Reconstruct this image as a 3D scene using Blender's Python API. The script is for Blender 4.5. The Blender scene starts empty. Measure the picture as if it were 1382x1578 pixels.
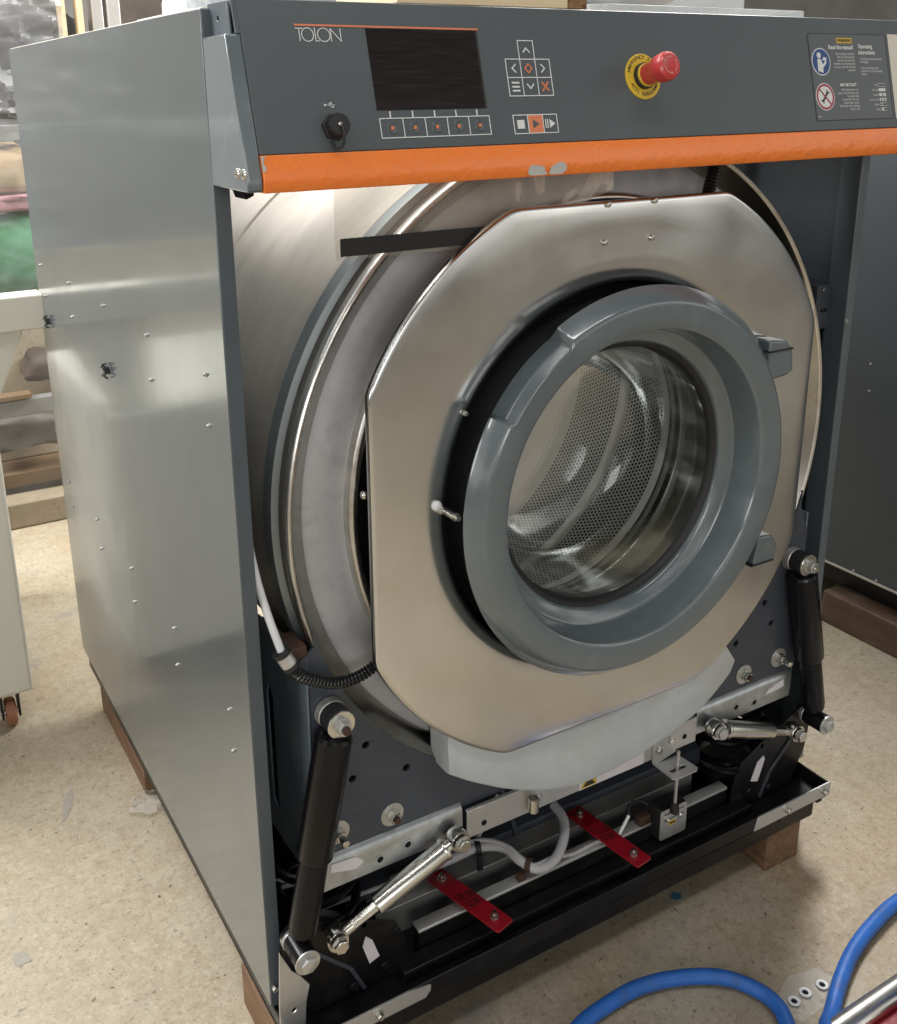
import bpy, bmesh, math, random
from mathutils import Vector, Matrix, noise
from mathutils.geometry import tessellate_polygon
random.seed(7)
K = 1.2                      # drawing units -> metres
sc = bpy.context.scene
col = sc.collection
# ------------------------------------------------------------------ camera
YAW, PITCH, ROLL = 0.5290, 0.2999, 0.0114
CAM = Vector((-0.3288, -0.9638, 1.0851))
fw = Vector((math.sin(YAW)*math.cos(PITCH), math.cos(YAW)*math.cos(PITCH), -math.sin(PITCH)))
rt = Vector((math.cos(YAW), -math.sin(YAW), 0)); dn = fw.cross(rt)
r2 = math.cos(ROLL)*rt + math.sin(ROLL)*dn; d2 = -math.sin(ROLL)*rt + math.cos(ROLL)*dn
cd = bpy.data.cameras.new('camera'); cam = bpy.data.objects.new('camera', cd); col.objects.link(cam)
cam.matrix_world = Matrix(((r2.x, -d2.x, -fw.x, CAM.x*K), (r2.y, -d2.y, -fw.y, CAM.y*K), (r2.z, -d2.z, -fw.z, CAM.z*K), (0, 0, 0, 1)))
cd.sensor_fit = 'HORIZONTAL'; cd.sensor_width = 36; cd.lens = 1584.4/1382*36
cd.shift_x = (691-658.9)/1382; cd.shift_y = (626.4-789)/1382
cd.clip_start = 0.02; cd.clip_end = 200
sc.camera = cam
# ------------------------------------------------------------------ light
w = bpy.data.worlds.new('World'); sc.world = w; w.use_nodes = True
wn = w.node_tree; bg = wn.nodes['Background']
tc = wn.nodes.new('ShaderNodeTexCoord'); sp = wn.nodes.new('ShaderNodeSeparateXYZ'); cr = wn.nodes.new('ShaderNodeValToRGB')
mr = wn.nodes.new('ShaderNodeMapRange'); mr.inputs[1].default_value = -1; mr.inputs[2].default_value = 1
wn.links.new(tc.outputs['Generated'], sp.inputs[0]); wn.links.new(sp.outputs['Z'], mr.inputs[0]); wn.links.new(mr.outputs[0], cr.inputs[0])
e = cr.color_ramp.elements
e[0].position = 0.0; e[0].color = (.20, .18, .145, 1); e[1].position = 1.0; e[1].color = (.05, .05, .049, 1)
for p, c in ((.43, (.27, .255, .225, 1)), (.52, (.74, .72, .67, 1)), (.63, (.66, .65, .63, 1)), (.74, (.09, .089, .086, 1))):
    q = e.new(p); q.color = c
wat = wn.nodes.new('ShaderNodeMath'); wat.operation = 'ARCTAN2'; wn.links.new(sp.outputs['Y'], wat.inputs[0]); wn.links.new(sp.outputs['X'], wat.inputs[1])
wcb = wn.nodes.new('ShaderNodeCombineXYZ'); wzs = wn.nodes.new('ShaderNodeMath'); wzs.operation = 'MULTIPLY'; wzs.inputs[1].default_value = .9
wn.links.new(sp.outputs['Z'], wzs.inputs[0]); wn.links.new(wat.outputs[0], wcb.inputs[0]); wn.links.new(wzs.outputs[0], wcb.inputs[1])
wnz = wn.nodes.new('ShaderNodeTexNoise'); wnz.inputs['Scale'].default_value = 2.6; wnz.inputs['Detail'].default_value = 3; wnz.inputs['Roughness'].default_value = .6
wm = wn.nodes.new('ShaderNodeMapRange'); wm.inputs[1].default_value = .42; wm.inputs[2].default_value = .60; wm.inputs[3].default_value = .16; wm.inputs[4].default_value = 1.7
wx = wn.nodes.new('ShaderNodeVectorMath'); wx.operation = 'SCALE'
wn.links.new(wcb.outputs[0], wnz.inputs['Vector']); wn.links.new(wnz.outputs['Fac'], wm.inputs[0])
wn.links.new(cr.outputs[0], wx.inputs[0]); wn.links.new(wm.outputs[0], wx.inputs['Scale']); wn.links.new(wx.outputs[0], bg.inputs['Color'])
bg.inputs['Strength'].default_value = 1.05

def area(name, loc, target, sx, sy, power, colr):
    l = bpy.data.lights.new(name, 'AREA'); l.shape = 'RECTANGLE'; l.size = sx*K; l.size_y = sy*K; l.energy = power; l.color = colr
    o = bpy.data.objects.new(name, l); col.objects.link(o); o.location = Vector(loc)*K
    o.rotation_euler = (Vector(target)-Vector(loc)).to_track_quat('-Z', 'Y').to_euler(); return o
area('ceiling_tube_lamp', (-1.5, 1.7, 2.5), (-.6, .9, 0), .35, 2.4, 170, (1, .99, .975))
area('ceiling_tube_lamp', (2.3, 1.3, 2.5), (1.6, .6, 0), .35, 2.4, 190, (1, .99, .975))
area('ceiling_tube_lamp', (.3, -1.0, 2.6), (.4, -.3, .5), 1.8, .14, 15, (1, .98, .95))
area('roof_window', (.5, 1.7, 2.7), (.5, .6, 0), 2.6, 1.4, 55, (1, .99, .975))
area('ceiling_tube_lamp', (-1.3, -.5, 2.3), (-.2, -.1, .6), .07, 1.7, 9, (1, .98, .95))
area('front_fill_light', (-.9, -3.3, 1.45), (.4, 0, .55), 1.3, 1.0, 20, (1, .99, .97))  # added fill behind the camera to brighten the drum and fascia
area('window_light', (-3.0, -.35, 1.35), (.2, -.1, .6), .8, 1.0, 17, (.97, .985, 1))
sc.view_settings.view_transform = 'Standard'; sc.view_settings.look = 'None'; sc.view_settings.exposure = .32; sc.view_settings.gamma = 1
sc.cycles.max_bounces = 9; sc.cycles.transparent_max_bounces = 16

# ------------------------------------------------------------------ materials
def mat(name, base, rough=.5, metal=0., var=0., vscale=8., var2=None, stretch=(1, 1, 1), bump=0., bscale=60., bstretch=None, rvar=0., rscale=6., coat=0., spec=.5,
        dirt=None, aniso=0., alpha_glass=None, wave=0., wscale=4.):
    m = bpy.data.materials.new(name); m.use_nodes = True; nt = m.node_tree; N = nt.nodes; L = nt.links; b = N['Principled BSDF']
    b.inputs['Base Color'].default_value = (*base, 1); b.inputs['Roughness'].default_value = rough; b.inputs['Metallic'].default_value = metal
    b.inputs['Specular IOR Level'].default_value = spec; b.inputs['Coat Weight'].default_value = coat; b.inputs['Coat Roughness'].default_value = .08
    if aniso: b.inputs['Anisotropic'].default_value = aniso
    t = N.new('ShaderNodeTexCoord'); mp = N.new('ShaderNodeMapping'); mp.inputs['Scale'].default_value = stretch; L.new(t.outputs['Object'], mp.inputs[0])
    last = None
    if var or var2:
        n = N.new('ShaderNodeTexNoise'); n.inputs['Scale'].default_value = vscale; n.inputs['Detail'].default_value = 6; n.inputs['Roughness'].default_value = .6
        L.new(mp.outputs[0], n.inputs['Vector'])
        r = N.new('ShaderNodeMapRange'); r.inputs[1].default_value = .3; r.inputs[2].default_value = .7; L.new(n.outputs['Fac'], r.inputs[0])
        mx = N.new('ShaderNodeMix'); mx.data_type = 'RGBA'; L.new(r.outputs[0], mx.inputs['Factor'])
        c2 = var2 or tuple(min(1, c*(1+var)) for c in base); c1 = base if var2 else tuple(c*(1-var) for c in base)
        mx.inputs['A'].default_value = (*c1, 1); mx.inputs['B'].default_value = (*c2, 1); last = mx.outputs['Result']
    if dirt:
        dc, amt, ds = dirt
        n = N.new('ShaderNodeTexNoise'); n.inputs['Scale'].default_value = ds; n.inputs['Detail'].default_value = 8; n.inputs['Roughness'].default_value = .7
        L.new(t.outputs['Object'], n.inputs['Vector'])
        r = N.new('ShaderNodeMapRange'); r.inputs[1].default_value = .52; r.inputs[2].default_value = .72; r.inputs[4].default_value = amt; L.new(n.outputs['Fac'], r.inputs[0])
        mx = N.new('ShaderNodeMix'); mx.data_type = 'RGBA'; L.new(r.outputs[0], mx.inputs['Factor'])
        if last: L.new(last, mx.inputs['A'])
        else: mx.inputs['A'].default_value = (*base, 1)
        mx.inputs['B'].default_value = (*dc, 1); last = mx.outputs['Result']
    if last: L.new(last, b.inputs['Base Color'])
    if rvar:
        n = N.new('ShaderNodeTexNoise'); n.inputs['Scale'].default_value = rscale; n.inputs['Detail'].default_value = 5; L.new(mp.outputs[0], n.inputs['Vector'])
        r = N.new('ShaderNodeMapRange'); r.inputs[1].default_value = .3; r.inputs[2].default_value = .7; r.inputs[3].default_value = max(.02, rough-rvar); r.inputs[4].default_value = rough+rvar
        L.new(n.outputs['Fac'], r.inputs[0]); L.new(r.outputs[0], b.inputs['Roughness'])
    if bump:
        n = N.new('ShaderNodeTexNoise'); n.inputs['Scale'].default_value = bscale; n.inputs['Detail'].default_value = 4
        mb = N.new('ShaderNodeMapping'); mb.inputs['Scale'].default_value = bstretch or stretch; L.new(t.outputs['Object'], mb.inputs[0]); L.new(mb.outputs[0], n.inputs['Vector'])
        bp = N.new('ShaderNodeBump'); bp.inputs['Strength'].default_value = bump; bp.inputs['Distance'].default_value = .01; L.new(n.outputs['Fac'], bp.inputs['Height']); L.new(bp.outputs[0], b.inputs['Normal'])
        if wave:
            n2 = N.new('ShaderNodeTexNoise'); n2.inputs['Scale'].default_value = wscale; n2.inputs['Detail'].default_value = 1; L.new(t.outputs['Object'], n2.inputs['Vector'])
            b2 = N.new('ShaderNodeBump'); b2.inputs['Strength'].default_value = wave; b2.inputs['Distance'].default_value = .05; L.new(n2.outputs['Fac'], b2.inputs['Height']); L.new(b2.outputs[0], bp.inputs['Normal'])
    if alpha_glass:          # thin clear sheet: transparent, with a sheen that grows at grazing angles
        tint, lo, hi = alpha_glass
        tr = N.new('ShaderNodeBsdfTransparent'); tr.inputs[0].default_value = (*tint, 1); lw = N.new('ShaderNodeLayerWeight'); lw.inputs[0].default_value = .35
        r = N.new('ShaderNodeMapRange'); r.inputs[3].default_value = lo; r.inputs[4].default_value = hi; L.new(lw.outputs['Fresnel'], r.inputs[0])
        ms = N.new('ShaderNodeMixShader'); L.new(r.outputs[0], ms.inputs[0]); L.new(tr.outputs[0], ms.inputs[1]); L.new(b.outputs[0], ms.inputs[2])
        L.new(ms.outputs[0], N['Material Output'].inputs['Surface'])
    return m
M = {}
M['panel'] = mat('slate_paint_panel', (.074, .088, .095), .42, bump=.06, bscale=420, rvar=.05, rscale=3, var=.06, vscale=4)
M['side'] = mat('grey_paint_side', (.110, .126, .132), .18, metal=.24, bump=.07, bscale=3, bstretch=(1, 2.6, .35), rvar=.07, rscale=4, var=.06, vscale=3, coat=.25)
M['edge'] = mat('slate_paint_edge', (.072, .088, .102), .36, var=.08, vscale=9, rvar=.06)
M['door'] = mat('slate_paint_gloss', (.115, .140, .152), .22, bump=.05, bscale=38, rvar=.05, coat=1, var=.05, vscale=12, dirt=((.17, .195, .205), .35, 26))
M['orange'] = mat('orange_paint', (.84, .205, .03), .30, bump=.22, bscale=85, coat=.3, var=.03, vscale=20, dirt=((.25, .07, .012), .12, 40))
M['chip'] = mat('bare_primer', (.42, .42, .40), .5, var=.15)
M['steel'] = mat('brushed_stainless', (.70, .70, .695), .19, metal=1, bump=.010, bscale=300, bstretch=(.05, 1, 3), rvar=.06, rscale=9, var=.06, vscale=6, dirt=((.52, .49, .45), .3, 11), wave=.12, wscale=4)
M['tubsteel'] = mat('tub_sheet_steel', (.57, .53, .47), .50, metal=.8, bump=.02, bscale=30, bstretch=(.5, 4, .5), rvar=.06, var=.07, vscale=14, stretch=(1, 3, 1))
M['galv'] = mat('galvanised_steel', (.50, .53, .55), .38, metal=.9, var=.18, vscale=40, rvar=.1, dirt=((.30, .27, .23), .5, 14))
M['annulus'] = mat('mottled_grey_steel', (.46, .47, .48), .55, metal=.15, var=.14, vscale=7, rvar=.08, dirt=((.33, .335, .345), .8, 20))
M['rim'] = mat('pale_clamp_rim', (.70, .68, .64), .30, metal=1, var=.12, vscale=18, dirt=((.30, .22, .16), .5, 26), bump=.06, bscale=30)
M['rimcone'] = mat('stained_darkened_rim_cone', (.40, .385, .355), .20, metal=1, var=.12, vscale=18, dirt=((.28, .20, .14), .5, 24))  # rim metal darkened in colour for the dark reflection on the right
M['zinc'] = mat('zinc_plate', (.68, .67, .62), .24, metal=1, var=.1, vscale=30, dirt=((.45, .40, .30), .35, 40))
M['zincdull'] = mat('dull_zinc', (.55, .55, .53), .42, metal=.8, var=.15, vscale=50)
M['stud'] = mat('dull_stud', (.34, .34, .33), .4, metal=.8)
M['alu'] = mat('silver_bar', (.56, .56, .55), .38, metal=.7, var=.06, vscale=20, dirt=((.36, .33, .28), .3, 20))
M['black'] = mat('black_enamel', (.006, .006, .0065), .36, spec=.35, var=.2, vscale=12, dirt=((.040, .036, .030), .4, 22), rvar=.1)
M['blackgloss'] = mat('black_damper_gloss', (.007, .007, .008), .22, var=.1, spec=.25, dirt=((.025, .023, .021), .25, 30))
M['rubber'] = mat('black_rubber', (.012, .012, .013), .55)
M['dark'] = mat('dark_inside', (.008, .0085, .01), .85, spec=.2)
M['gusset'] = mat('slate_gusset_paint', (.046, .054, .070), .42, var=.12, vscale=9, rvar=.08, dirt=((.12, .11, .10), .3, 24))
M['gussetside'] = mat('lightened_scuffed_slate', (.11, .14, .17), .4, var=.2, vscale=9, dirt=((.22, .21, .20), .5, 18))  # gusset paint lightened to make up for little light on this wall
M['rust'] = mat('rusty_steel', (.040, .030, .026), .65, metal=.3, var2=(.095, .043, .024), vscale=45, bump=.3, bscale=80)
M['brownband'] = mat('stained_band', (.15, .135, .12), .45, metal=.7, var=.2, vscale=15, dirt=((.16, .06, .03), .6, 20))
M['blueband'] = mat('grey_band', (.27, .30, .31), .38, metal=.7, var=.12, vscale=10)
M['weight'] = mat('pale_cast_weight', (.47, .51, .525), .48, var=.10, vscale=9, dirt=((.42, .38, .29), .45, 6), bump=.12, bscale=40)
M['red'] = mat('dark_red_paint', (.26, .006, .014), .34, var=.12, vscale=25, bump=.05, bscale=90)
M['marker'] = mat('black_marker', (.012, .006, .008), .5)
M['screen'] = mat('smoked_display', (.016, .013, .013), .16, rvar=.10, rscale=30, stretch=(.6, 1, 16), bump=.01, bscale=40, var2=(.021, .0175, .017), vscale=14)
M['white'] = mat('white_print', (.62, .63, .62), .5)
M['peach'] = mat('orange_print', (.62, .19, .09), .5)
M['yellow'] = mat('yellow_plate', (.62, .42, .035), .38, var=.05)
M['redknob'] = mat('red_plastic', (.48, .042, .042), .36, coat=.3, var=.1, vscale=60)
M['pinkprint'] = mat('worn_pink_print', (.55, .22, .20), .5)
M['blacktext'] = mat('black_print', (.02, .018, .015), .5)
M['blueprint'] = mat('blue_print', (.022, .06, .20), .45)
M['redprint'] = mat('crimson_print', (.30, .03, .055), .45)
M['labelgrey'] = mat('grey_label_film', (.085, .097, .102), .36)
M['creamlabel'] = mat('cream_label', (.62, .58, .50), .45, var=.04)
M['whitelabel'] = mat('white_sticker', (.66, .63, .66), .5, var=.05, vscale=60)
M['glass'] = mat('door_glass', (.85, .87, .86), .04, metal=1, alpha_glass=((.985, .99, .988), .012, .36), bump=.02, bscale=14, spec=.6)
M['film'] = mat('clear_plastic_film', (.62, .58, .50), .15, alpha_glass=((.92, .91, .88), .20, .65), bump=.5, bscale=22)
M['tape'] = mat('black_tape', (.010, .010, .011), .6, bump=.05, bscale=60)
M['mouth'] = mat('dull_mouth_steel', (.30, .29, .27), .22, metal=1, var=.2, vscale=12, bump=.03, bscale=30)
M['streakchrome'] = mat('polished_streak', (.75, .74, .70), .12, metal=1, bump=.15, bscale=40)  # for the added rings that draw bright streaks by the glass
M['drumband'] = mat('plain_drum_band', (.90, .89, .86), .3, metal=.55, var=.05)
M['drum'] = mat('drum_stainless', (.93, .93, .91), .45, metal=.0, var=.06, vscale=16, rvar=.08)
M['wood'] = mat('timber', (.24, .135, .068), .7, var2=(.11, .058, .03), vscale=7, stretch=(12, 1, 12), bump=.3, bscale=26, dirt=((.09, .06, .04), .6, 14))
M['darkwood'] = mat('dirty_timber', (.13, .075, .045), .65, var2=(.07, .042, .028), vscale=7, stretch=(6, 1, 6), dirt=((.24, .21, .18), .5, 6), bump=.12, bscale=24)
M['palewood'] = mat('pale_plywood', (.66, .52, .33), .55, var=.12, vscale=5, stretch=(1, 10, 10))
M['chipend'] = mat('chipboard_edge', (.32, .17, .075), .8, var2=(.10, .05, .02), vscale=90, bump=.3, bscale=120)
M['kerb'] = mat('speckled_kerb', (.25, .205, .14), .75, var=.15, vscale=7, dirt=((.12, .09, .06), .6, 60))
M['cream'] = mat('cream_enamel', (.66, .64, .55), .38, var=.03, vscale=4)
M['bluehose'] = mat('blue_rubber_hose', (.02, .125, .46), .48, var=.14, vscale=30, bump=.08, bscale=70, dirt=((.05, .085, .20), .7, 22))
M['conduit'] = mat('black_conduit', (.012, .012, .013), .22)
M['whitehose'] = mat('white_plastic_hose', (.66, .67, .68), .35)
M['greycable'] = mat('grey_pvc_cable', (.40, .40, .41), .42, dirt=((.22, .20, .18), .4, 30))
M['castor'] = mat('castor_tread', (.24, .10, .05), .45, var=.1)
M['chrome'] = mat('chrome_tube', (.70, .68, .64), .3, metal=1, dirt=((.40, .36, .30), .4, 30))
M['neigh'] = mat('dark_slate_paint', (.054, .064, .071), .40, var=.06, vscale=3, rvar=.05)
M['wall'] = mat('grimy_grey_wall', (.21, .20, .185), .8, var=.22, vscale=1.6, bump=.1, bscale=8)
M['chipboard'] = mat('speckled_board', (.58, .50, .37), .7, var=.12, vscale=7, dirt=((.25, .20, .13), .6, 60))
M['kraft'] = mat('kraft_board', (.30, .20, .11), .7, var=.15, vscale=6)
M['wrap'] = mat('stretch_wrap', (.44, .44, .44), .12, alpha_glass=((.80, .81, .82), .20, .5), bump=.6, bscale=9)
M['wrapdark'] = mat('wrapped_dark_goods', (.07, .07, .075), .35, var2=(.15, .145, .14), vscale=9, bump=.6, bscale=14, dirt=((.03, .05, .11), .8, 4))
M['cover'] = mat('thin_clear_cover', (.46, .46, .46), .15, alpha_glass=((.93, .93, .93), .05, .35), bump=.6, bscale=9)
M['sackbrown'] = mat('brown_sack', (.20, .155, .12), .5, var2=(.10, .085, .075), vscale=7, bump=.5, bscale=12)
M['sackgrey'] = mat('grey_sack', (.16, .145, .135), .4, var2=(.27, .25, .225), vscale=9, bump=.6, bscale=14)
M['green'] = mat('green_sack', (.035, .24, .08), .5, var2=(.10, .32, .15), vscale=9, bump=.4, bscale=10)
M['pink'] = mat('pink_sack', (.42, .16, .20), .45, var2=(.52, .30, .30), vscale=9, bump=.4, bscale=12)
M['beigesack'] = mat('beige_sack', (.46, .31, .16), .5, var2=(.55, .43, .28), vscale=6, bump=.4, bscale=10)
M['redsack'] = mat('red_sack', (.45, .06, .05), .5, bump=.4, bscale=10)
M['greybeam'] = mat('grey_beam', (.33, .33, .31), .6, var=.08)
M['alupost'] = mat('aluminium_post', (.55, .53, .49), .4, metal=.6, var=.1)
M['foam'] = mat('white_foam', (.74, .77, .80), .8, var2=(.45, .52, .60), vscale=110)
M['crate'] = mat('clear_crate_plastic', (.74, .76, .77), .2, alpha_glass=((.88, .89, .89), .35, .8), bump=.2, bscale=12)
M['scrapblue'] = mat('blue_paint_flake', (.05, .16, .26), .6)
M['scrapgrey'] = mat('grey_smear', (.29, .265, .22), .6, var=.1, vscale=60)
M['scrapwhite'] = mat('clear_scrap_plastic', (.75, .72, .68), .2, alpha_glass=((.96, .96, .95), .04, .35), bump=.12, bscale=60)

def concrete():
    m = bpy.data.materials.new('worn_concrete_floor'); m.use_nodes = True; nt = m.node_tree; N = nt.nodes; L = nt.links; b = N['Principled BSDF']
    t = N.new('ShaderNodeTexCoord')
    def nz(s, d=6, r=.6):
        n = N.new('ShaderNodeTexNoise'); n.inputs['Scale'].default_value = s; n.inputs['Detail'].default_value = d; n.inputs['Roughness'].default_value = r; L.new(t.outputs['Object'], n.inputs['Vector']); return n.outputs['Fac']
    def rng(v, a, b_, c=0, d=1):
        r = N.new('ShaderNodeMapRange'); r.inputs[1].default_value = a; r.inputs[2].default_value = b_; r.inputs[3].default_value = c; r.inputs[4].default_value = d; L.new(v, r.inputs[0]); return r.outputs[0]
    def mix(f, A, B):
        x = N.new('ShaderNodeMix'); x.data_type = 'RGBA'; L.new(f, x.inputs['Factor'])
        for nm, v in (('A', A), ('B', B)):
            if isinstance(v, tuple): x.inputs[nm].default_value = (*v, 1)
            else: L.new(v, x.inputs[nm])
        return x.outputs['Result']
    c = mix(rng(nz(2.2), .35, .68), (.31, .25, .165), (.40, .35, .265))
    c = mix(rng(nz(1.3, 4), .52, .66, 0, .6), c, (.33, .22, .11))
    c = mix(rng(nz(34, 7, .85), .42, .64, 0, .5), c, (.49, .435, .335))
    c = mix(rng(nz(21, 7, .9), .52, .66, 0, .4), c, (.23, .185, .125))
    c = mix(rng(nz(80, 6, .85), .54, .62, 0, .75), c, (.17, .135, .09))
    c = mix(rng(nz(110, 5, .85), .56, .64, 0, .7), c, (.56, .50, .39))
    pit = N.new('ShaderNodeMath'); pit.operation = 'MULTIPLY'; L.new(rng(nz(62, 6, .62), .63, .67), pit.inputs[0]); L.new(rng(nz(7, 3), .40, .55, .15, 1), pit.inputs[1])
    c = mix(rng(nz(13, 8, .85), .50, .66, 0, .35), c, (.20, .16, .11))
    c = mix(pit.outputs[0], c, (.07, .055, .04))
    c = mix(rng(nz(4.5, 3), .62, .70, 0, .5), c, (.22, .215, .21))
    L.new(c, b.inputs['Base Color']); L.new(rng(nz(7, 4), .3, .7, .34, .58), b.inputs['Roughness'])
    sb = N.new('ShaderNodeMath'); sb.operation = 'SUBTRACT'; L.new(nz(60, 8, .7), sb.inputs[0]); L.new(pit.outputs[0], sb.inputs[1])
    bp = N.new('ShaderNodeBump'); bp.inputs['Strength'].default_value = .35; bp.inputs['Distance'].default_value = .004; L.new(sb.outputs[0], bp.inputs['Height']); L.new(bp.outputs[0], b.inputs['Normal'])
    return m
M['floor'] = concrete()

# ------------------------------------------------------------------ mesh helpers (all in drawing units, world axes)
ORG = {}
def frame(d):
    d = Vector(d).normalized(); u = d.orthogonal().normalized(); return d, u, d.cross(u)
class G:
    def __init__(s): s.v = []; s.f = []
    def add(s, V, F):
        o = len(s.v); s.v += [Vector(p) for p in V]; s.f += [[i+o for i in f] for f in F]; return s
    def box(s, a, b):
        x0, y0, z0 = a; x1, y1, z1 = b
        return s.add([(x0, y0, z0), (x1, y0, z0), (x1, y1, z0), (x0, y1, z0), (x0, y0, z1), (x1, y0, z1), (x1, y1, z1), (x0, y1, z1)],
                     [(0, 3, 2, 1), (4, 5, 6, 7), (0, 1, 5, 4), (1, 2, 6, 5), (2, 3, 7, 6), (3, 0, 4, 7)])
    def prism(s, loops, fn, a, b):
        """loops: outer loop then holes, 2d; fn(p,q,h) -> 3d point; extruded from h=a to h=b"""
        if not isinstance(loops[0][0], (tuple, list)): loops = [loops]
        flat = [p for l in loops for p in l]; n = len(flat)
        tri = tessellate_polygon([[Vector((p[0], p[1], 0)) for p in l] for l in loops])
        V = [fn(p[0], p[1], a) for p in flat] + [fn(p[0], p[1], b) for p in flat]
        F = [tuple(t) for t in tri] + [tuple(i+n for i in reversed(t)) for t in tri]
        o = 0
        for l in loops:
            k = len(l)
            for i in range(k): F.append((o+i, o+(i+1) % k, o+(i+1) % k+n, o+i+n))
            o += k
        return s.add(V, F)
    def lathe(s, prof, c=(0, 0, 0), d=(0, 0, 1), n=32, rf=None, close=False):
        """prof: (radius, height) pairs along axis d through c"""
        d, u, w_ = frame(d); c = Vector(c); V = []; F = []; k = len(prof)
        for i in range(n):
            a = 2*math.pi*i/n; e_ = math.cos(a)*u + math.sin(a)*w_
            for r, h in prof: V.append(c + d*h + e_*r)
        for i in range(n):
            j = (i+1) % n
            for q in range(k-1 if not close else k):
                q2 = (q+1) % k; F.append((i*k+q, j*k+q, j*k+q2, i*k+q2))
        return s.add(V, F)
    def cyl(s, p0, p1, r0, r1=None, n=20, bev=0):
        p0 = Vector(p0); p1 = Vector(p1); h = (p1-p0).length; r1 = r0 if r1 is None else r1
        b = bev
        pr = [(0, 0), (r0-b, 0), (r0, b), (r1, h-b), (r1-b, h), (0, h)] if b else [(0, 0), (r0, 0), (r1, h), (0, h)]
        return s.lathe(pr, p0, p1-p0, n)
    def tube(s, pts, r, n=10, caps=True):
        pts = [Vector(p) for p in pts]; k = len(pts); V = []; F = []
        t0 = (pts[1]-pts[0]).normalized(); u = t0.orthogonal().normalized()
        for i, p in enumerate(pts):
            t = (pts[min(i+1, k-1)]-pts[max(i-1, 0)]).normalized()
            u = (u - t*u.dot(t)).normalized(); w_ = t.cross(u); rr = r[i] if isinstance(r, (list, tuple)) else r
            for j in range(n):
                a = 2*math.pi*j/n; V.append(p + (math.cos(a)*u+math.sin(a)*w_)*rr)
        for i in range(k-1):
            for j in range(n): F.append((i*n+j, i*n+(j+1) % n, (i+1)*n+(j+1) % n, (i+1)*n+j))
        if caps: F += [tuple(range(n-1, -1, -1)), tuple(range((k-1)*n, k*n))]
        return s.add(V, F)
    def hexa(s, p0, d, r, h, n=6, bev=.12):
        d = Vector(d).normalized(); return s.lathe([(0, 0), (r, 0), (r, h*(1-bev)), (r*(1-bev), h), (0, h)], p0, d, n)
    def sphere(s, c, r, n=16, sq=(1, 1, 1)):
        c = Vector(c); k = n//2
        V = []; F = []
        for i in range(k+1):
            for j in range(n):
                a = math.pi*i/k; b = 2*math.pi*j/n
                V.append(c+Vector((r*sq[0]*math.sin(a)*math.cos(b), r*sq[1]*math.sin(a)*math.sin(b), r*sq[2]*math.cos(a))))
        for i in range(k):
            for j in range(n): F.append((i*n+j, (i+1)*n+j, (i+1)*n+(j+1) % n, i*n+(j+1) % n))
        return s.add(V, F)
def smooth_path(pts, k=8):
    P = [Vector(p) for p in pts]; P = [2*P[0]-P[1]] + P + [2*P[-1]-P[-2]]; out = []
    for i in range(1, len(P)-2):
        for j in range(k):
            t = j/k; a, b, c, d = P[i-1:i+3]
            out.append(.5*((2*b)+(c-a)*t+(2*a-5*b+4*c-d)*t*t+(3*b-a-3*c+d)*t**3))
    return out+[P[-2]]
def ob(name, g, m, parent=None, smooth=True, ang=38, bev=0, org=None, label=None, cat=None, group=None, kind=None, seg=2):
    """one mesh object; origin at the bounding-box centre (things: base centre)"""
    lo = Vector([min(p[i] for p in g.v) for i in range(3)]); hi = Vector([max(p[i] for p in g.v) for i in range(3)])
    o_ = Vector(org) if org is not None else (lo+hi)/2
    if org is None and parent is None: o_.z = lo.z
    me = bpy.data.meshes.new(name); me.from_pydata([tuple((p-o_)*K) for p in g.v], [], g.f)
    bm = bmesh.new(); bm.from_mesh(me); bmesh.ops.remove_doubles(bm, verts=bm.verts, dist=1e-6); bmesh.ops.recalc_face_normals(bm, faces=bm.faces); bm.to_mesh(me); bm.free()
    me.materials.append(M[m])
    if smooth:
        me.polygons.foreach_set('use_smooth', [True]*len(me.polygons)); me.set_sharp_from_angle(angle=math.radians(ang))
    o = bpy.data.objects.new(name, me); col.objects.link(o); ORG[o] = o_
    attach(o, o_, parent)
    if bev:
        b = o.modifiers.new('bevel', 'BEVEL'); b.width = bev*K; b.segments = seg; b.limit_method = 'ANGLE'; b.angle_limit = math.radians(40)
    tag(o, label, cat, group, kind); return o
def attach(o, o_, parent):
    if parent: o.parent = parent; o.location = (o_-ORG[parent])*K
    else: o.location = o_*K
def tag(o, label=None, cat=None, group=None, kind=None):
    for k, v in (('label', label), ('category', cat), ('group', group), ('kind', kind)):
        if v: o[k] = v
def thing(name, loc, label, cat, group=None):
    o = bpy.data.objects.new(name, None); o.empty_display_size = .05; col.objects.link(o); ORG[o] = Vector(loc); o.location = Vector(loc)*K; tag(o, label, cat, group); return o
def dup(src, at, parent, label=None):
    """copy sharing mesh data, its origin moved to `at`"""
    o = src.copy(); col.objects.link(o); ORG[o] = Vector(at); o.parent = None; attach(o, Vector(at), parent)
    if label: o['label'] = label
    return o
XZ = lambda p, q, h: (p, h, q)       # polygon in x,z extruded along y
YZ = lambda p, q, h: (h, p, q)       # polygon in y,z extruded along x
XY = lambda p, q, h: (p, q, h)
def disc(cx, cy, r, n=14): return [(cx+r*math.cos(2*math.pi*i/n), cy+r*math.sin(2*math.pi*i/n)) for i in range(n)]
def mirx(pts): return [(.96-p[0],)+tuple(p[1:]) for p in reversed(pts)]

# ------------------------------------------------------------------ setting
FZ = -.14
g = G(); g.add([(-12, -6, FZ), (14, -6, FZ), (14, 10, FZ), (-12, 10, FZ)], [(0, 1, 2, 3)])
ob('floor', g, 'floor', kind='structure', org=(0, 0, FZ))
g = G().box((-6, 3.3, FZ), (9, 3.45, 2.2)); ob('wall', g, 'wall', kind='structure')

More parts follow.
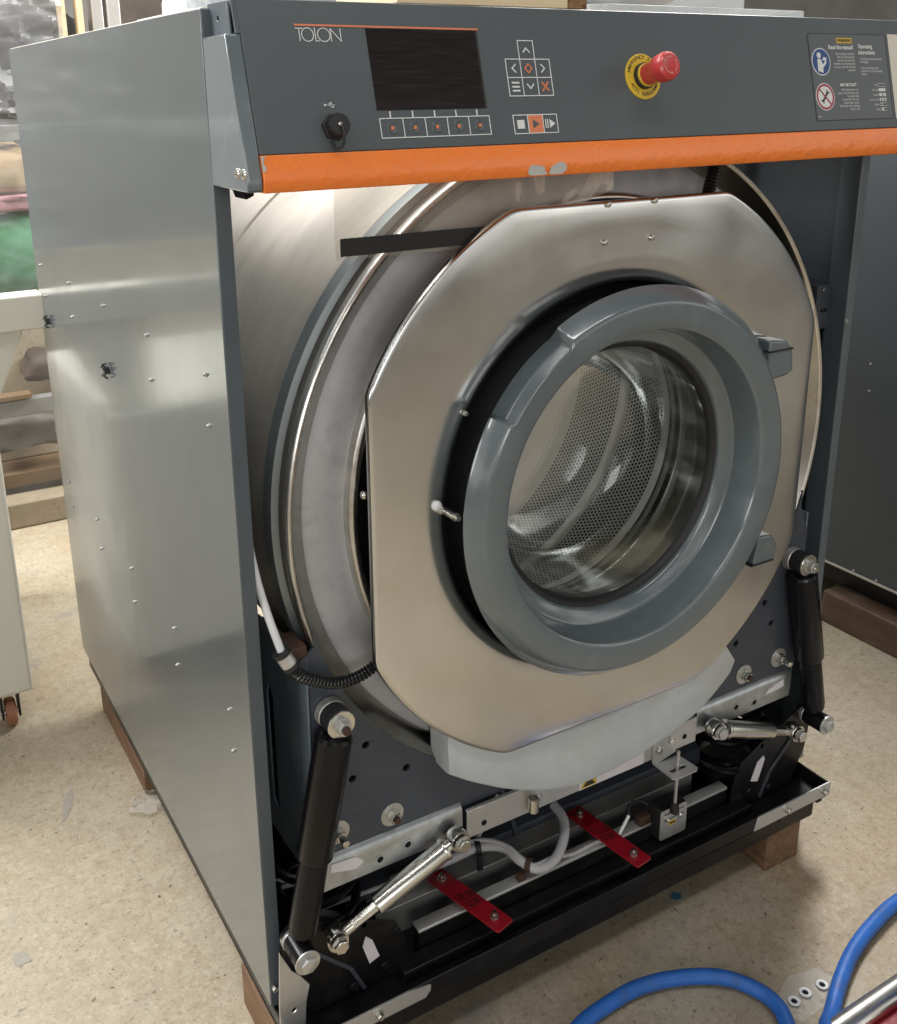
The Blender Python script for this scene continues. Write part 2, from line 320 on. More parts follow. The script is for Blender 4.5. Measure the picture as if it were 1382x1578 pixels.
# ------------------------------------------------------------------ the washing machine
W, H, D = .96, 1.157, 1.01
CX, CZ = .48, .617
wm_ = thing('washing_machine', (.48, .5, -.06), 'large dark grey industrial washing machine with open front, orange trim and round porthole door', 'washing machine')

# side panels
def side_panel(mir, m):
    f = (lambda x: W-x) if mir else (lambda x: x)
    g = G()
    pr = [(0, D), (0, 0), (.0165, 0), (.0165, .035), (.0150, .035), (.0150, .0018), (.0018, .0018), (.0018, D)]
    pr = [(f(x), y) for x, y in pr]
    if mir: pr = pr[::-1]
    g.prism(pr, XY, 0, H); return g
sp_ = ob('side_panel', side_panel(False, None), 'side', wm_, bev=.0011, label='left steel side panel with rows of clinch studs')
spr = ob('side_panel', side_panel(True, None), 'edge', wm_, bev=.0011, label='right side panel seen from its inner face')
# painted front edge of the left panel (own colour)
g = G().box((.0008, -.0012, .0005), (.0166, -.0002, H-.001)); ob('front_edge', g, 'edge', sp_, bev=.0004)
g = G().box((W-.0166, -.0012, .0005), (W-.0008, -.0002, H-.001)); ob('front_edge', g, 'door', spr, bev=.0004)
studs = [(.955, .793), (.728, .795), (.948, .738), (.506, .796), (.728, .74), (.285, .797), (.283, .74), (.063, .798), (.065, .74), (.941, .384), (.932, .337), (.716, .391), (.706, .341), (.501, .389), (.502, .332), (.285, .39), (.286, .333), (.07, .385), (.067, .33)]
g = G().lathe([(0, -.0036), (.0013, -.0034), (.0021, -.0020), (.0023, -.0005), (.0034, -.0003), (.0036, .0004)], (0, 0, 0), (1, 0, 0), 10)
s0 = None
for y, z in studs:
    if s0 is None:
        s0 = ob('stud', g.__class__().add([p+Vector((0, y, z)) for p in g.v], g.f), 'stud', sp_, org=(0, y, z))
    else: dup(s0, (0, y, z), sp_)
for y, z in ((.94, .694), (.516, .700)):
    g = G().cyl((0, y, z), (-.006, y, z), .006, n=10)
    for a in (20, 95, 160, 230, 300): g.tube([(-.002, y, z), (-.008, y+.008*math.cos(math.radians(a)), z+.010*math.sin(math.radians(a))), (-.003, y+.009*math.cos(math.radians(a+25)), z+.012*math.sin(math.radians(a+25)))], .0018, 6)
    ob('retaining_clip', g, 'rubber', sp_)
# cross rail on the inner face of the right panel
g = G().box((.921, .03, .737), (.944, .032, .803)).box((.944, .03, .735), (.957, .6, .737)).box((.921, .032, .801), (.957, .6, .803)).box((.919, .032, .737), (.921, .6, .803))
cb = ob('cross_rail', g, 'gusset', spr, bev=.001)
g = G()
for x in (.928, .936): g.prism(disc(x, .765, .0025), XZ, .0285, .0302)
ob('rail_hole', g, 'dark', spr)
for x, z in ((.927, .797), (.948, .752)):
    g = G().hexa((x, .0295 if x < .94 else -.001, z), (0, -1, 0), .0035, .003); ob('screw', g, 'zinc', spr)
# rear and top; cream on the top pieces paints in a reflection
g = G().box((.002, D-.003, .0), (W-.002, D-.001, H-.002)); ob('rear_light_block', g, 'gusset', wm_)  # unseen sheet added to block light from the back
g = G().box((.0022, .002, H-.0012), (W-.0022, .10, H+.0012)); ob('top_rail', g, 'creamlabel', wm_, bev=.0006, label='strip along the front of the open top, its pale reflection painted on')
g = G().box((W-.44, .1005, H-.0012), (W-.0022, D-.0005, H+.0012)); ob('top_rail', g, 'creamlabel', wm_, bev=.0006, label='sheet over the right of the open top, painted pale, shading the inside')  # sheet widened to keep light out of the right interior
g = G().box((.0022, .1005, H-.0012), (.022, D-.0005, H+.0012)); ob('top_rail', g, 'creamlabel', wm_, bev=.0006, label='strip along the left of the open top, its pale reflection painted on')
# hanging dark flap and inner column behind the tub, right
g = G().prism([(.70, .94), (.79, .94), (.80, 1.02), (.76, 1.1), (.68, 1.1)], XZ, .10, .13); ob('inner_bracket', g, 'dark', wm_, bev=.006)
g = G().prism([(.86, .62), (.875, .62), (.845, 1.1), (.825, 1.1)], XZ, .28, .30); ob('inner_strut', g, 'gusset', wm_, bev=.002)

# ---- control panel: sloping face
SL = .272; SN = math.hypot(1, SL)
ES = Vector((0, SL, 1))/SN; NN = Vector((0, -1, SL))/SN; PO = Vector((0, -.0934, 1.010))
def pp(x, s, h=0): return PO + Vector((x, 0, 0)) + ES*s + NN*h
yz = lambda s, h=0: (lambda v: (v.y, v.z))(pp(0, s, h))
top = yz(.158); ot = yz(.0212)
g = G().prism([ot, top, (top[0]+.012, top[1]), (.0, H+.003), (.0, ot[1])], YZ, .0147, W-.0147)
cp = ob('control_panel', g, 'panel', wm_, bev=.0012, label='sloping slate grey control fascia')
g = G().prism([yz(.0208), yz(.0208, .0016), yz(.001, .0022), (-.0948, 1.006), (-.0942, .9988), (-.093, .9975), (-.004, .9975), (-.004, ot[1]-.0005)], YZ, .0149, W-.0149)
orr = ob('orange_trim', g, 'orange', wm_, bev=.0010, seg=3, label='glossy orange trim bar along the lower edge of the fascia')
for px, ps in ((.3115, .0), (.3385, .0)):        # chipped paint
    pts = []
    for i in range(22):
        a = 2*math.pi*i/22; r = .0078*(1+.55*noise.noise(Vector((math.cos(a)*1.1, math.sin(a)*1.1, px*90)))+.12*noise.noise(Vector((math.cos(a)*4, math.sin(a)*4, px*40))))
        pts.append((px+r*math.cos(a)*1.35, 1.0035+r*.75*math.sin(a)))
    pts = [(x, max(.9992, z)) for x, z in pts]
    g = G().prism(pts, lambda p, q, h: (p, (-.0948 if q < 1.0105 else -.0948+(q-1.0105)*SL)-h, q), .0000, .0009); ob('paint_chip', g, 'chip', orr, smooth=False)
g = G().prism([(.015, .006), (.0185, .0065), (.018, .011), (.0165, .013), (.0172, .017), (.0195, .0195), (.015, .0195)], lambda p, q, h: pp(p, q, h), .0012, .0024); ob('paint_chip', g, 'chip', orr, smooth=False)
# end caps
capf = [(-.0003, .9985), (-.0905, .9985), (-.0934, 1.0015), yz(.0)] + [yz(.127)] + [(-.0003, 1.132)]
g = G().prism(capf, YZ, .0003, .0145); ec = ob('end_cap', g, 'door', wm_, bev=.0016, seg=3, label='left end cap of the control fascia with two screws')
for y in (-.0702, -.0860):
    g = G().lathe([(0, -.0006), (.0016, -.0006), (.0018, -.0022), (.0042, -.0018), (.0047, 0)], (.0003, y, 1.0145), (1, 0, 0), 14); ob('screw', g, 'zinc', ec)
    g = G().lathe([(0, -.0012), (.0017, -.0011), (.0017, -.0004), (0, -.0004)], (.0003, y, 1.0145), (1, 0, 0), 6); ob('screw_socket', g, 'dark', ec)
# recessed lug above the cap
g = G().prism([[(.012, 1.133), (-.052, 1.133), (-.0475, 1.1605), (.004, 1.1605)], disc(-.022, 1.147, .0026, 10)], YZ, .0085, .0105)
ob('fixing_lug', g, 'edge', wm_, bev=.0006)
g = G().prism([yz(.1275), yz(.158), (yz(.158)[0]+.003, yz(.158)[1]), (yz(.1275)[0]+.003, yz(.1275)[1])], YZ, .0106, .0146); ob('lug_flange', g, 'edge', wm_)
g = G().prism(capf, YZ, W-.0145, W-.0003); ob('end_cap', g, 'door', wm_, bev=.0016, seg=3, label='right end cap of the control fascia')
# under side of the fascia, seen as a small dark catch
g = G().prism([(.018, .9972), (.031, .9972), (.030, .990), (.022, .9865)], XZ, -.03, .0); ob('catch', g, 'dark', wm_, bev=.001)

# ---- prints on the fascia
def pan_poly(g, pts, h0=.0002, h1=.0006): g.prism(pts, pp, h0, h1)
def stroke(g, pts, wd, fn=pp, h0=.0002, h1=.0006, closed=False):
    pts = [Vector((p[0], p[1], 0)) for p in pts]
    n = len(pts)
    for i in range(n if closed else n-1):
        a, b = pts[i], pts[(i+1) % n]; t = (b-a)
        if t.length < 1e-9: continue
        t.normalize(); u = Vector((-t.y, t.x, 0))*wd/2; a2 = a-t*wd/2*.9; b2 = b+t*wd/2*.9
        hh = h1 + (i % 2)*1.2e-5
        g.prism([(a2-u)[:2], (b2-u)[:2], (b2+u)[:2], (a2+u)[:2]], fn, h0, hh)
def arc(cx, cy, rx, ry, a0, a1, n=24): return [(cx+rx*math.cos(math.radians(a0+(a1-a0)*i/n)), cy+ry*math.sin(math.radians(a0+(a1-a0)*i/n))) for i in range(n+1)]
def text2d(s, size, align='LEFT', bold=0., shear=0., sx=1.):
    cu = bpy.data.curves.new('t', 'FONT'); cu.body = s; cu.size = size; cu.align_x = align; cu.offset = bold; cu.shear = shear; cu.resolution_u = 2
    o = bpy.data.objects.new('t', cu); col.objects.link(o)
    bpy.context.view_layer.update(); me = o.evaluated_get(bpy.context.evaluated_depsgraph_get()).to_mesh()
    V = [(v.co.x*sx, v.co.y) for v in me.vertices]; F = [tuple(p.vertices) for p in me.polygons]
    o.to_mesh_clear(); bpy.data.objects.remove(o); bpy.data.curves.remove(cu); return V, F
def text(g, s, size, x, y, fn, h, rot=0., **kw):
    V, F = text2d(s, size, **kw); c, n = math.cos(rot), math.sin(rot)
    g.add([fn(x+a*c-b*n, y+a*n+b*c, h) for a, b in V], F)

g = G(); stroke(g, [(.0672, .1356), (.2618, .1348)], .0017); ob('accent_line', g, 'peach', cp, smooth=False)
# TOLON wordmark in thin strokes
g = G(); wd = .00075; b0, t0_ = .1214, .1326
stroke(g, [(.0671, t0_), (.0737, t0_)], wd); stroke(g, [(.0702, t0_), (.0702, b0)], wd)
for cx_, rx_ in ((.0782, .0058), (.0943, .0062)): stroke(g, arc(cx_, (b0+t0_)/2, rx_, .0060, 0, 360, 30), wd)
stroke(g, [(.0857, t0_+.0003), (.0857, b0), (.0890, b0)], wd)
stroke(g, [(.1014, b0), (.1014, t0_), (.1112, b0), (.1112, t0_)], wd)
ob('wordmark', g, 'white', cp, smooth=False, label='thin white lettering reading TOLON')
# display
g = G(); pan_poly(g, [(.1376, .0579), (.2608, .0577), (.2608, .1336), (.1376, .1336)], .0001, .0005); dsp = ob('display', g, 'screen', wm_, smooth=False, label='blank dark display screen')
g = G(); pan_poly(g, [(.2586, .0580), (.2606, .0580), (.2606, .1334), (.2586, .1334)], .00052, .0007); ob('display_bezel', g, 'blacktext', dsp, smooth=False)
# soft keys
fk = None
g = G(); xs = [.1388, .1636, .1880, .2128, .2374, .2618]; lw = .0009
stroke(g, [(xs[0], .0320), (xs[5], .0320), (xs[5], .0502), (xs[0], .0502)], lw, closed=True)
fk = ob('soft_key_row', g, 'white', wm_, smooth=False, label='row of five outlined soft keys under the display')
for i in range(5):
    if i < 4: g = G(); stroke(g, [(xs[i+1], .0326), (xs[i+1], .0496)], lw); ob('key_divider', g, 'white', fk, smooth=False)
    xm = .1508+.0243*i
    g = G(); stroke(g, [(xm, .0512), (xm, .0562)], .0014); ob('tick_mark', g, 'white', fk, smooth=False)
    xm = (xs[i]+xs[i+1])/2
    g = G(); d_, u_, w2 = frame(NN); g.lathe([(.0060, .0002), (.0048, .0008), (.0042, .0004), (0, .0003)], pp(xm, .0410), NN, 24); ob('key_dome', g, 'panel', fk)
    g = G(); pan_poly(g, [(xm-.0016, .0394), (xm+.0016, .0394), (xm+.0016, .0426), (xm-.0016, .0426)], .0004, .0011); ob('key_mark', g, 'peach', fk, smooth=False)
# arrow pad
xa = [.2905, .3082, .3270, .3451]; sa = [.0692, .0876, .1060, .1246]
g = G(); stroke(g, [(xa[0], sa[0]), (xa[3], sa[0]), (xa[3], sa[2]), (xa[2], sa[2]), (xa[2], sa[3]), (xa[1], sa[3]), (xa[1], sa[2]), (xa[0], sa[2])], lw, closed=True)
ap = ob('arrow_keypad', g, 'white', wm_, smooth=False, label='outlined arrow keypad of seven keys')
for a, b in (((xa[0], sa[1]), (xa[3], sa[1])), ((xa[1], sa[0]), (xa[1], sa[2])), ((xa[2], sa[0]), (xa[2], sa[2])), ((xa[1], sa[2]), (xa[2], sa[2]))):
    g = G(); stroke(g, [a, b], lw, h1=.00055); ob('key_divider', g, 'white', ap, smooth=False)
cxk = [(xa[i]+xa[i+1])/2 for i in range(3)]; csk = [(sa[i]+sa[i+1])/2 for i in range(3)]
def sym(name, m, *strokes, wd=.0013, par=None):
    g = G()
    for s_ in strokes: stroke(g, s_[0], wd, closed=s_[1])
    ob(name, g, m, par or ap, smooth=False)
def chev(cx_, cy_, a, r=.0038):
    c, n = math.cos(a), math.sin(a); P = [(-.6*r, r), (.5*r, 0), (-.6*r, -r)]
    return [(cx_+x*c-y*n, cy_+x*n+y*c) for x, y in P]
sym('arrow_mark', 'white', (chev(cxk[1], csk[2], math.pi/2), False)); sym('arrow_mark', 'white', (chev(cxk[0], csk[1], math.pi), False))
sym('arrow_mark', 'white', (chev(cxk[2], csk[1], 0), False)); sym('arrow_mark', 'white', (chev(cxk[1], csk[0], -math.pi/2), False))
sym('diamond_mark', 'peach', ([(cxk[1], csk[1]+.0045), (cxk[1]+.0042, csk[1]), (cxk[1], csk[1]-.0045), (cxk[1]-.0042, csk[1])], True))
sym('menu_mark', 'white', *[([(cxk[0]-.0038, csk[0]+d_), (cxk[0]+.0038, csk[0]+d_)], False) for d_ in (-.0040, 0, .0040)], wd=.0017)
sym('cancel_mark', 'peach', ([(cxk[2]-.0036, csk[0]-.0040), (cxk[2]+.0036, csk[0]+.0040)], False), ([(cxk[2]-.0036, csk[0]+.0040), (cxk[2]+.0036, csk[0]-.0040)], False), wd=.0018)
# start / stop pad
g = G(); stroke(g, [(xa[0], .0314), (xa[3], .0314), (xa[3], .0500), (xa[0], .0500)], lw, closed=True); stp = ob('start_stop_keypad', g, 'white', wm_, smooth=False, label='start and stop keypad with an orange play key')
g = G(); pan_poly(g, [(xa[1]+.0004, .0319), (xa[2]-.0004, .0319), (xa[2]-.0004, .0495), (xa[1]+.0004, .0495)], .0002, .0007); ob('play_key', g, 'peach', stp, smooth=False)
g = G(); pan_poly(g, [(cxk[1]-.0036, .0362), (cxk[1]+.0042, .0407), (cxk[1]-.0036, .0452)], .0007, .0010); ob('play_mark', g, 'panel', stp, smooth=False)
g = G(); pan_poly(g, [(cxk[0]-.0046, .0363), (cxk[0]+.0042, .0363), (cxk[0]+.0042, .0450), (cxk[0]-.0046, .0450)]); ob('stop_mark', g, 'white', stp, smooth=False)
g = G(); pan_poly(g, [(cxk[2]-.0008, .0362), (cxk[2]+.0062, .0407), (cxk[2]-.0008, .0452)]); stroke(g, [(cxk[2]-.0058, .0366), (cxk[2]-.0058, .0448)], .0012); stroke(g, [(cxk[2]-.0032, .0366), (cxk[2]-.0032, .0448)], .0012); ob('step_mark', g, 'white', stp, smooth=False)
for x in (xa[1], xa[2]): g = G(); stroke(g, [(x, .0319), (x, .0495)], lw, h1=.0008); ob('key_divider', g, 'white', stp, smooth=False)
# usb port
uc = (.0905, .0432)
g = G().lathe([(0, .0), (.0125, .0), (.0125, .0042), (.0115, .005), (0, .005)], pp(*uc), NN, 6)
us = ob('usb_port', g, 'rubber', wm_, label='black capped service port with a retaining strap')
d_, u_, w2 = frame(NN)
g = G(); V = []; n_ = 48
prof = [(.0102, .005), (.0106, .0135), (.0096, .0148), (0, .0148)]
g.lathe(prof, pp(*uc), NN, n_)
for i, v in enumerate(g.v):
    q = v-pp(*uc); h = q.dot(NN); r = q-NN*h
    if r.length > .0095 and h < .0146 and (i//4) % 4 == 0: g.v[i] = pp(*uc)+NN*h+r*.92
ob('port_cap', g, 'rubber', us)
g = G().lathe([(0, .0148), (.0024, .0148), (.0022, .0162), (.0012, .0172), (0, .0172)], pp(*uc), NN, 14); ob('cap_rivet', g, 'zinc', us)
c0 = pp(*uc, .0158)
path = smooth_path([c0+Vector((.001, 0, -.001)), pp(uc[0]+.0015, uc[1]-.010, .0165), pp(uc[0]+.001, uc[1]-.019, .011), pp(uc[0]-.003, uc[1]-.0195, .004), pp(uc[0]-.004, uc[1]-.012, .0015)], 8)
g = G().tube(path, .0013, 8); ob('cap_strap', g, 'rubber', us)
# usb icon
g = G(); ux, uy = .0850, .0638
stroke(g, [(ux, uy), (ux+.0098, uy)], .0005); g.prism(disc(ux, uy, .0011, 12), pp, .0002, .0007)
stroke(g, [(ux+.003, uy), (ux+.0048, uy+.0018), (ux+.006, uy+.0018)], .0005); stroke(g, [(ux+.004, uy), (ux+.006, uy-.0018), (ux+.0075, uy-.0018)], .0005)
g.prism(disc(ux+.0062, uy+.0018, .0008, 10), pp, .0002, .0007); pan_poly(g, [(ux+.0073, uy-.0025), (ux+.0087, uy-.0025), (ux+.0087, uy-.0011), (ux+.0073, uy-.0011)], .0002, .0007)
ob('usb_icon', g, 'white', cp, smooth=False)
# emergency stop
ec_ = (.4690, .0877); ce = pp(*ec_)
g = G().lathe([(0, 0), (.0246, 0), (.0246, .0012), (.0240, .0017), (.0, .0017)], ce, NN, 48)
es_ = ob('emergency_stop', g, 'yellow', wm_, label='red mushroom emergency stop on a round yellow plate')
g = G().lathe([(.0140, .0017), (.0140, .006), (.0130, .0065), (0, .0065)], ce, NN, 40); ob('collar', g, 'rubber', es_)
g = G().lathe([(.0126, .0065), (.0126, .0085), (.0118, .009), (0, .009)], ce, NN, 40); ob('collar_ring', g, 'yellow', es_)
g = G().lathe([(.0115, .009), (.0119, .020), (.0128, .025), (.0146, .0285), (.0152, .032), (.0154, .039), (.0146, .0425), (.0118, .0445), (.0108, .0441), (0, .0444)], ce, NN, 48); ob('button', g, 'redknob', es_)
g = G(); fn = lambda x, y, h: pp(ec_[0]+x, ec_[1]+y, h)
for a in (60, 180, 300): stroke(g, arc(0, 0, .0086, .0086, a+12, a+88, 10), .0010, fn, .0441, .0446)
for a in (60, 180, 300):
    q = math.radians(a+88); x, y = .0086*math.cos(q), .0086*math.sin(q); t = q+math.pi/2
    g.prism([(x+.0016*math.cos(q), y+.0016*math.sin(q)), (x-.0016*math.cos(q), y-.0016*math.sin(q)), (x+.0024*math.cos(t), y+.0024*math.sin(t))][::-1], fn, .0441, .0446)
ob('twist_arrows', g, 'pinkprint', es_, smooth=False)
g = G()
def arctext(s, r, amid, step, inward, size):
    for i, ch in enumerate(s):
        k = i-(len(s)-1)/2
        a = math.radians(amid-k*step if not inward else amid+k*step); rot = a-math.pi/2 if not inward else a+math.pi/2
        V, F = text2d(ch, size, 'CENTER', bold=.00012); c, n = math.cos(rot), math.sin(rot)
        rr = r if not inward else r+size*.35
        g.add([fn(rr*math.cos(a)+x*c-y*n, rr*math.sin(a)+x*n+y*c, .00185) for x, y in V], F)
arctext('EMERGENCY STOP', .0190, 98, 10.2, False, .0052); arctext('ACİL DURDURMA', .0190, -90, 10.4, True, .0052)
ob('plate_lettering', g, 'blacktext', es_, smooth=False, label='black ring lettering EMERGENCY STOP and ACIL DURDURMA')
# warning label
def rrect(x0, y0, x1, y1, r, n=4):
    P = []
    for cx_, cy_, a in ((x1-r, y1-r, 0), (x0+r, y1-r, 90), (x0+r, y0+r, 180), (x1-r, y0+r, 270)): P += arc(cx_, cy_, r, r, a, a+90, n)
    return P
g = G(); pan_poly(g, rrect(.7388, .0330, .8838, .1390, .003), .0001, .0005); wl = ob('warning_label', g, 'labelgrey', wm_, smooth=False, label='grey instruction label with blue and red round symbols')
g = G(); stroke(g, rrect(.7392, .0334, .8834, .1386, .003), .0006, h0=.0005, h1=.0007, closed=True); ob('label_border', g, 'blacktext', wl, smooth=False)
g = G(); text(g, 'Read the manual!', .0072, .8200, .1200, pp, .0007, align='RIGHT', bold=.0002, sx=.92); text(g, 'Operating', .0072, .8290, .1215, pp, .0007, bold=.0002, sx=.92); text(g, 'instructions', .0072, .8290, .1140, pp, .0007, bold=.0002, sx=.92); ob('label_heading', g, 'white', wl, smooth=False)
g = G()
for i, s_ in enumerate(['Operating the machine', 'without following the', 'manual may harm the', 'machine, the environment', 'and you, and will void the', 'warranty.']): text(g, s_, .0042, .8205, .1130-.0040*i, pp, .0007, align='RIGHT', sx=.9)
ob('label_text', g, 'white', wl, smooth=False); g = G()
for i, s_ in enumerate(['1. Read the operating manual', 'thoroughly.', '', '2. Act according to the', 'instructions in the operating', 'manual.']): text(g, s_, .0042, .8300, .1070-.0038*i, pp, .0007, sx=.86)
ob('label_text', g, 'white', wl, smooth=False); g = G()
for i, s_ in enumerate(['All maintenance and', 'repair must be done only', 'by authorized', 'personnel. Use only', 'original spare parts.', 'Otherwise, the warranty', 'will be void.']): text(g, s_, .0042, .8205, .0690-.0040*i, pp, .0007, align='RIGHT', sx=.9)
ob('label_text', g, 'white', wl, smooth=False); g = G()
for i, s_ in enumerate(['Off', 'Running', 'Paused', 'End of cycle', 'Alarm', 'Fault']): text(g, s_, .0040, .8585, .0742-.0061*i, pp, .0007, align='RIGHT', sx=.9)
ob('label_text', g, 'white', wl, smooth=False); g = G()
text(g, '008870', .0022, .7415, .0375, pp, .0007); ob('label_text', g, 'white', wl, smooth=False)
g = G(); pan_poly(g, rrect(.7900, .1275, .8190, .1338, .001), .0005, .0007); wb = ob('warning_band', g, 'yellow', wl, smooth=False)
g = G(); pan_poly(g, rrect(.7868, .0733, .8182, .0788, .0008), .0005, .0007); ob('important_band', g, 'blacktext', wl, smooth=False)
g = G(); text(g, 'WARNING', .0056, .8045, .1288, pp, .0009, align='CENTER', bold=.0002); ob('band_text', g, 'blacktext', wl, smooth=False)
g = G(); text(g, 'IMPORTANT', .0056, .8025, .0742, pp, .0009, align='CENTER', bold=.0002); ob('band_text', g, 'white', wl, smooth=False)
g = G(); g.prism(disc(.7580, .1045, .0167, 36), pp, .0005, .0007); g.prism(disc(.7583, .0620, .0167, 36), pp, .0005, .0007); ob('symbol_ring', g, 'white', wl, smooth=False)
g = G(); g.prism(disc(.7580, .1045, .0154, 36), pp, .0007, .0009); ob('manual_symbol', g, 'blueprint', wl, smooth=False)
g = G(); g.prism(disc(.7545, .1122, .0036, 16), pp, .0009, .0011); pan_poly(g, [(.7508, .0935), (.7596, .0908), (.7602, .0970), (.7622, .0985), (.7672, .1035), (.7660, .1060), (.7600, .1010), (.7575, .1075), (.7512, .1078)], .0009, .0011); pan_poly(g, [(.7605, .1062), (.7655, .1048), (.7690, .1095), (.7665, .1085), (.7640, .1105), (.7612, .1090)], .0009, .0011); ob('reader_figure', g, 'white', wl, smooth=False)
g = G(); g.prism([disc(.7583, .0620, .0156, 36), disc(.7583, .0620, .0130, 36)], pp, .0007, .0009); stroke(g, [(.7583-.0100, .0620+.0100), (.7583+.0100, .0620-.0100)], .0018, h0=.0009, h1=.0011); ob('prohibition_symbol', g, 'redprint', wl, smooth=False)
g = G(); stroke(g, [(.7540, .0570), (.7628, .0672)], .0028, h0=.0007, h1=.00085); stroke(g, [(.7514, .0572), (.7540, .0575), (.7545, .0548)], .002, h0=.0007, h1=.00085); stroke(g, [(.7620, .0694), (.7630, .0668), (.7655, .0670)], .002, h0=.0007, h1=.00085); ob('spanner_symbol', g, 'blacktext', wl, smooth=False)
for i in range(6):
    s_ = .0756-.0061*i; x0 = .8602; x1 = x0+.0128
    g = G(); pan_poly(g, [(x0, s_-.0018), (x1, s_-.0018), (x1, s_+.0018), (x0, s_+.0018)], .0005, .0007); ob('status_bar', g, 'white', wl, smooth=False)
    g = G(); dk = [[(.0004, .0124)], [], [(.0054, .0074)], [(.0024, .0046), (.0082, .0104)], [(.0004, .0030), (.0048, .0124)], [(.0004, .0024), (.0064, .0124)]][i]
    for a, b in dk: pan_poly(g, [(x0+a, s_-.0012), (x0+b, s_-.0012), (x0+b, s_+.0012), (x0+a, s_+.0012)], .0007, .0009)
    if dk: ob('status_segment', g, 'blacktext', wl, smooth=False)
g = G(); pan_poly(g, [(.8890, .0325), (.934, .0325), (.934, .1397), (.8890, .1397)], .0001, .0005); ob('rating_label', g, 'creamlabel', wm_, smooth=False, label='cream label at the right end of the fascia')

# ---- tub
AX = (CX, 0, CZ); YD = (0, 1, 0)
def ring(name, prof, m, parent, n=160, **kw):
    g = G().lathe(prof, AX, YD, n); return ob(name, g, m, parent, **kw)
tub = ring('outer_tub', [(.423, .056), (.425, .058), (.425, .362), (.4235, .3635), (.4235, .3665), (.427, .368), (.427, .413), (.425, .415), (.425, .80), (.41, .82), (.0, .82)], 'tubsteel', wm_, label='brushed steel outer tub')
ring('tub_flange', [(.4215, .030), (.4295, .032), (.430, .036), (.430, .054), (.424, .057)], 'blueband', tub)
ring('seal_band', [(.418, .004), (.4215, .006), (.4216, .030), (.419, .034)], 'brownband', tub)
ring('clamp_rim', [(.4205, .014), (.4250, .010), (.4262, .001), (.4256, -.0035), (.4236, -.0058), (.4210, -.0055), (.4190, -.0036)], 'rim', tub, ang=40)
ring('rim_cone', [(.4188, -.0034), (.4005, .0165), (.3985, .0190)], 'rimcone', tub, ang=40)
ring('tub_front', [(.4000, .0215), (.3970, .020), (.3900, .0165), (.3780, .0150), (.3620, .0155), (.3520, .0170), (.3470, .0175)], 'annulus', tub)
ring('inner_rim', [(.3480, .018), (.3475, .010), (.3455, .005), (.3420, .003), (.3375, .004), (.3345, .0075), (.3335, .014), (.3335, .05)], 'rim', tub, ang=60)
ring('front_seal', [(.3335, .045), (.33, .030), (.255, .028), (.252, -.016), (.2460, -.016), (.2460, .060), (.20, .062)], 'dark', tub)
# front plate: disc cut flat on four sides, rolled edge, round hole with a turned-in lip
A_, R_ = .3432, .379
def orad(t):
    c, s_ = abs(math.cos(t)), abs(math.sin(t)); p = 260
    return ((R_)**-p + (A_/max(c, 1e-6))**-p + (A_/max(s_, 1e-6))**-p)**(-1/p)
def plate():
    g = G(); n = 360; Y0 = -.046
    lip = [(.2462, -.018), (.2464, -.0345), (.2470, -.0366), (.2482, -.0384), (.2502, -.0404), (.2535, -.0424), (.2580, -.0440), (.2635, -.0451), (.2710, -.0458), (.2800, -.0460), (.3080, -.0461)]
    V = []; F = []
    for i in range(n):
        t = 2*math.pi*i/n; ro = orad(t); c, s_ = math.cos(t), math.sin(t)
        rows = lip + [(.3080+(ro-.005-.3080)*k/5, Y0-.0006*math.sin(math.pi*k/5)) for k in range(1, 6)] + [(ro-.0022, Y0+.0004), (ro-.0008, Y0+.0012), (ro-.0001, Y0+.0026), (ro, Y0+.010), (ro-.0015, Y0+.010), (ro-.0015, Y0+.006)]
        for r, y in rows: V.append((CX+r*c, y, CZ+r*s_))
    k = len(rows)
    for i in range(n):
        j = (i+1) % n
        for q in range(k-1): F.append((i*k+q, j*k+q, j*k+q+1, i*k+q+1))
    return g.add(V, F)
fp = ob('front_plate', plate(), 'steel', wm_, ang=60, label='brushed stainless plate around the porthole, cut flat on four sides')
for x, z in ((.448, .957), (.518, .957), (.445, .914), (.516, .914)):
    g = G().lathe([(0, -.0018), (.0012, -.0018), (.0014, -.0032), (.0030, -.0026), (.0038, 0)], (x, -.0465, z), (0, 1, 0), 14); ob('screw', g, 'zinc', fp)
g = G().lathe([(0, -.004), (.0035, -.0036), (.0056, -.0018), (.0062, .001)], (.218, -.0465, .638), (0, 1, 0), 18); ob('plug', g, 'whitehose', fp, label='white plastic plug')
g = G().cyl((.2335, -.035, .6265), (.2335, -.062, .6265), .0052, n=14).cyl((.2335, -.062, .6265), (.2335, -.068, .6265), .0030, n=12); ob('latch_pin', g, 'zinc', fp)
g = G().lathe([(0, -.004), (.0026, -.0034), (.0034, 0)], (.2560, -.0450, .740), (0, 1, 0), 14); ob('screw', g, 'zinc', fp)
g = G().sphere((.1455, -.012, .655), .0055, 12); ob('screw', g, 'zinc', fp)

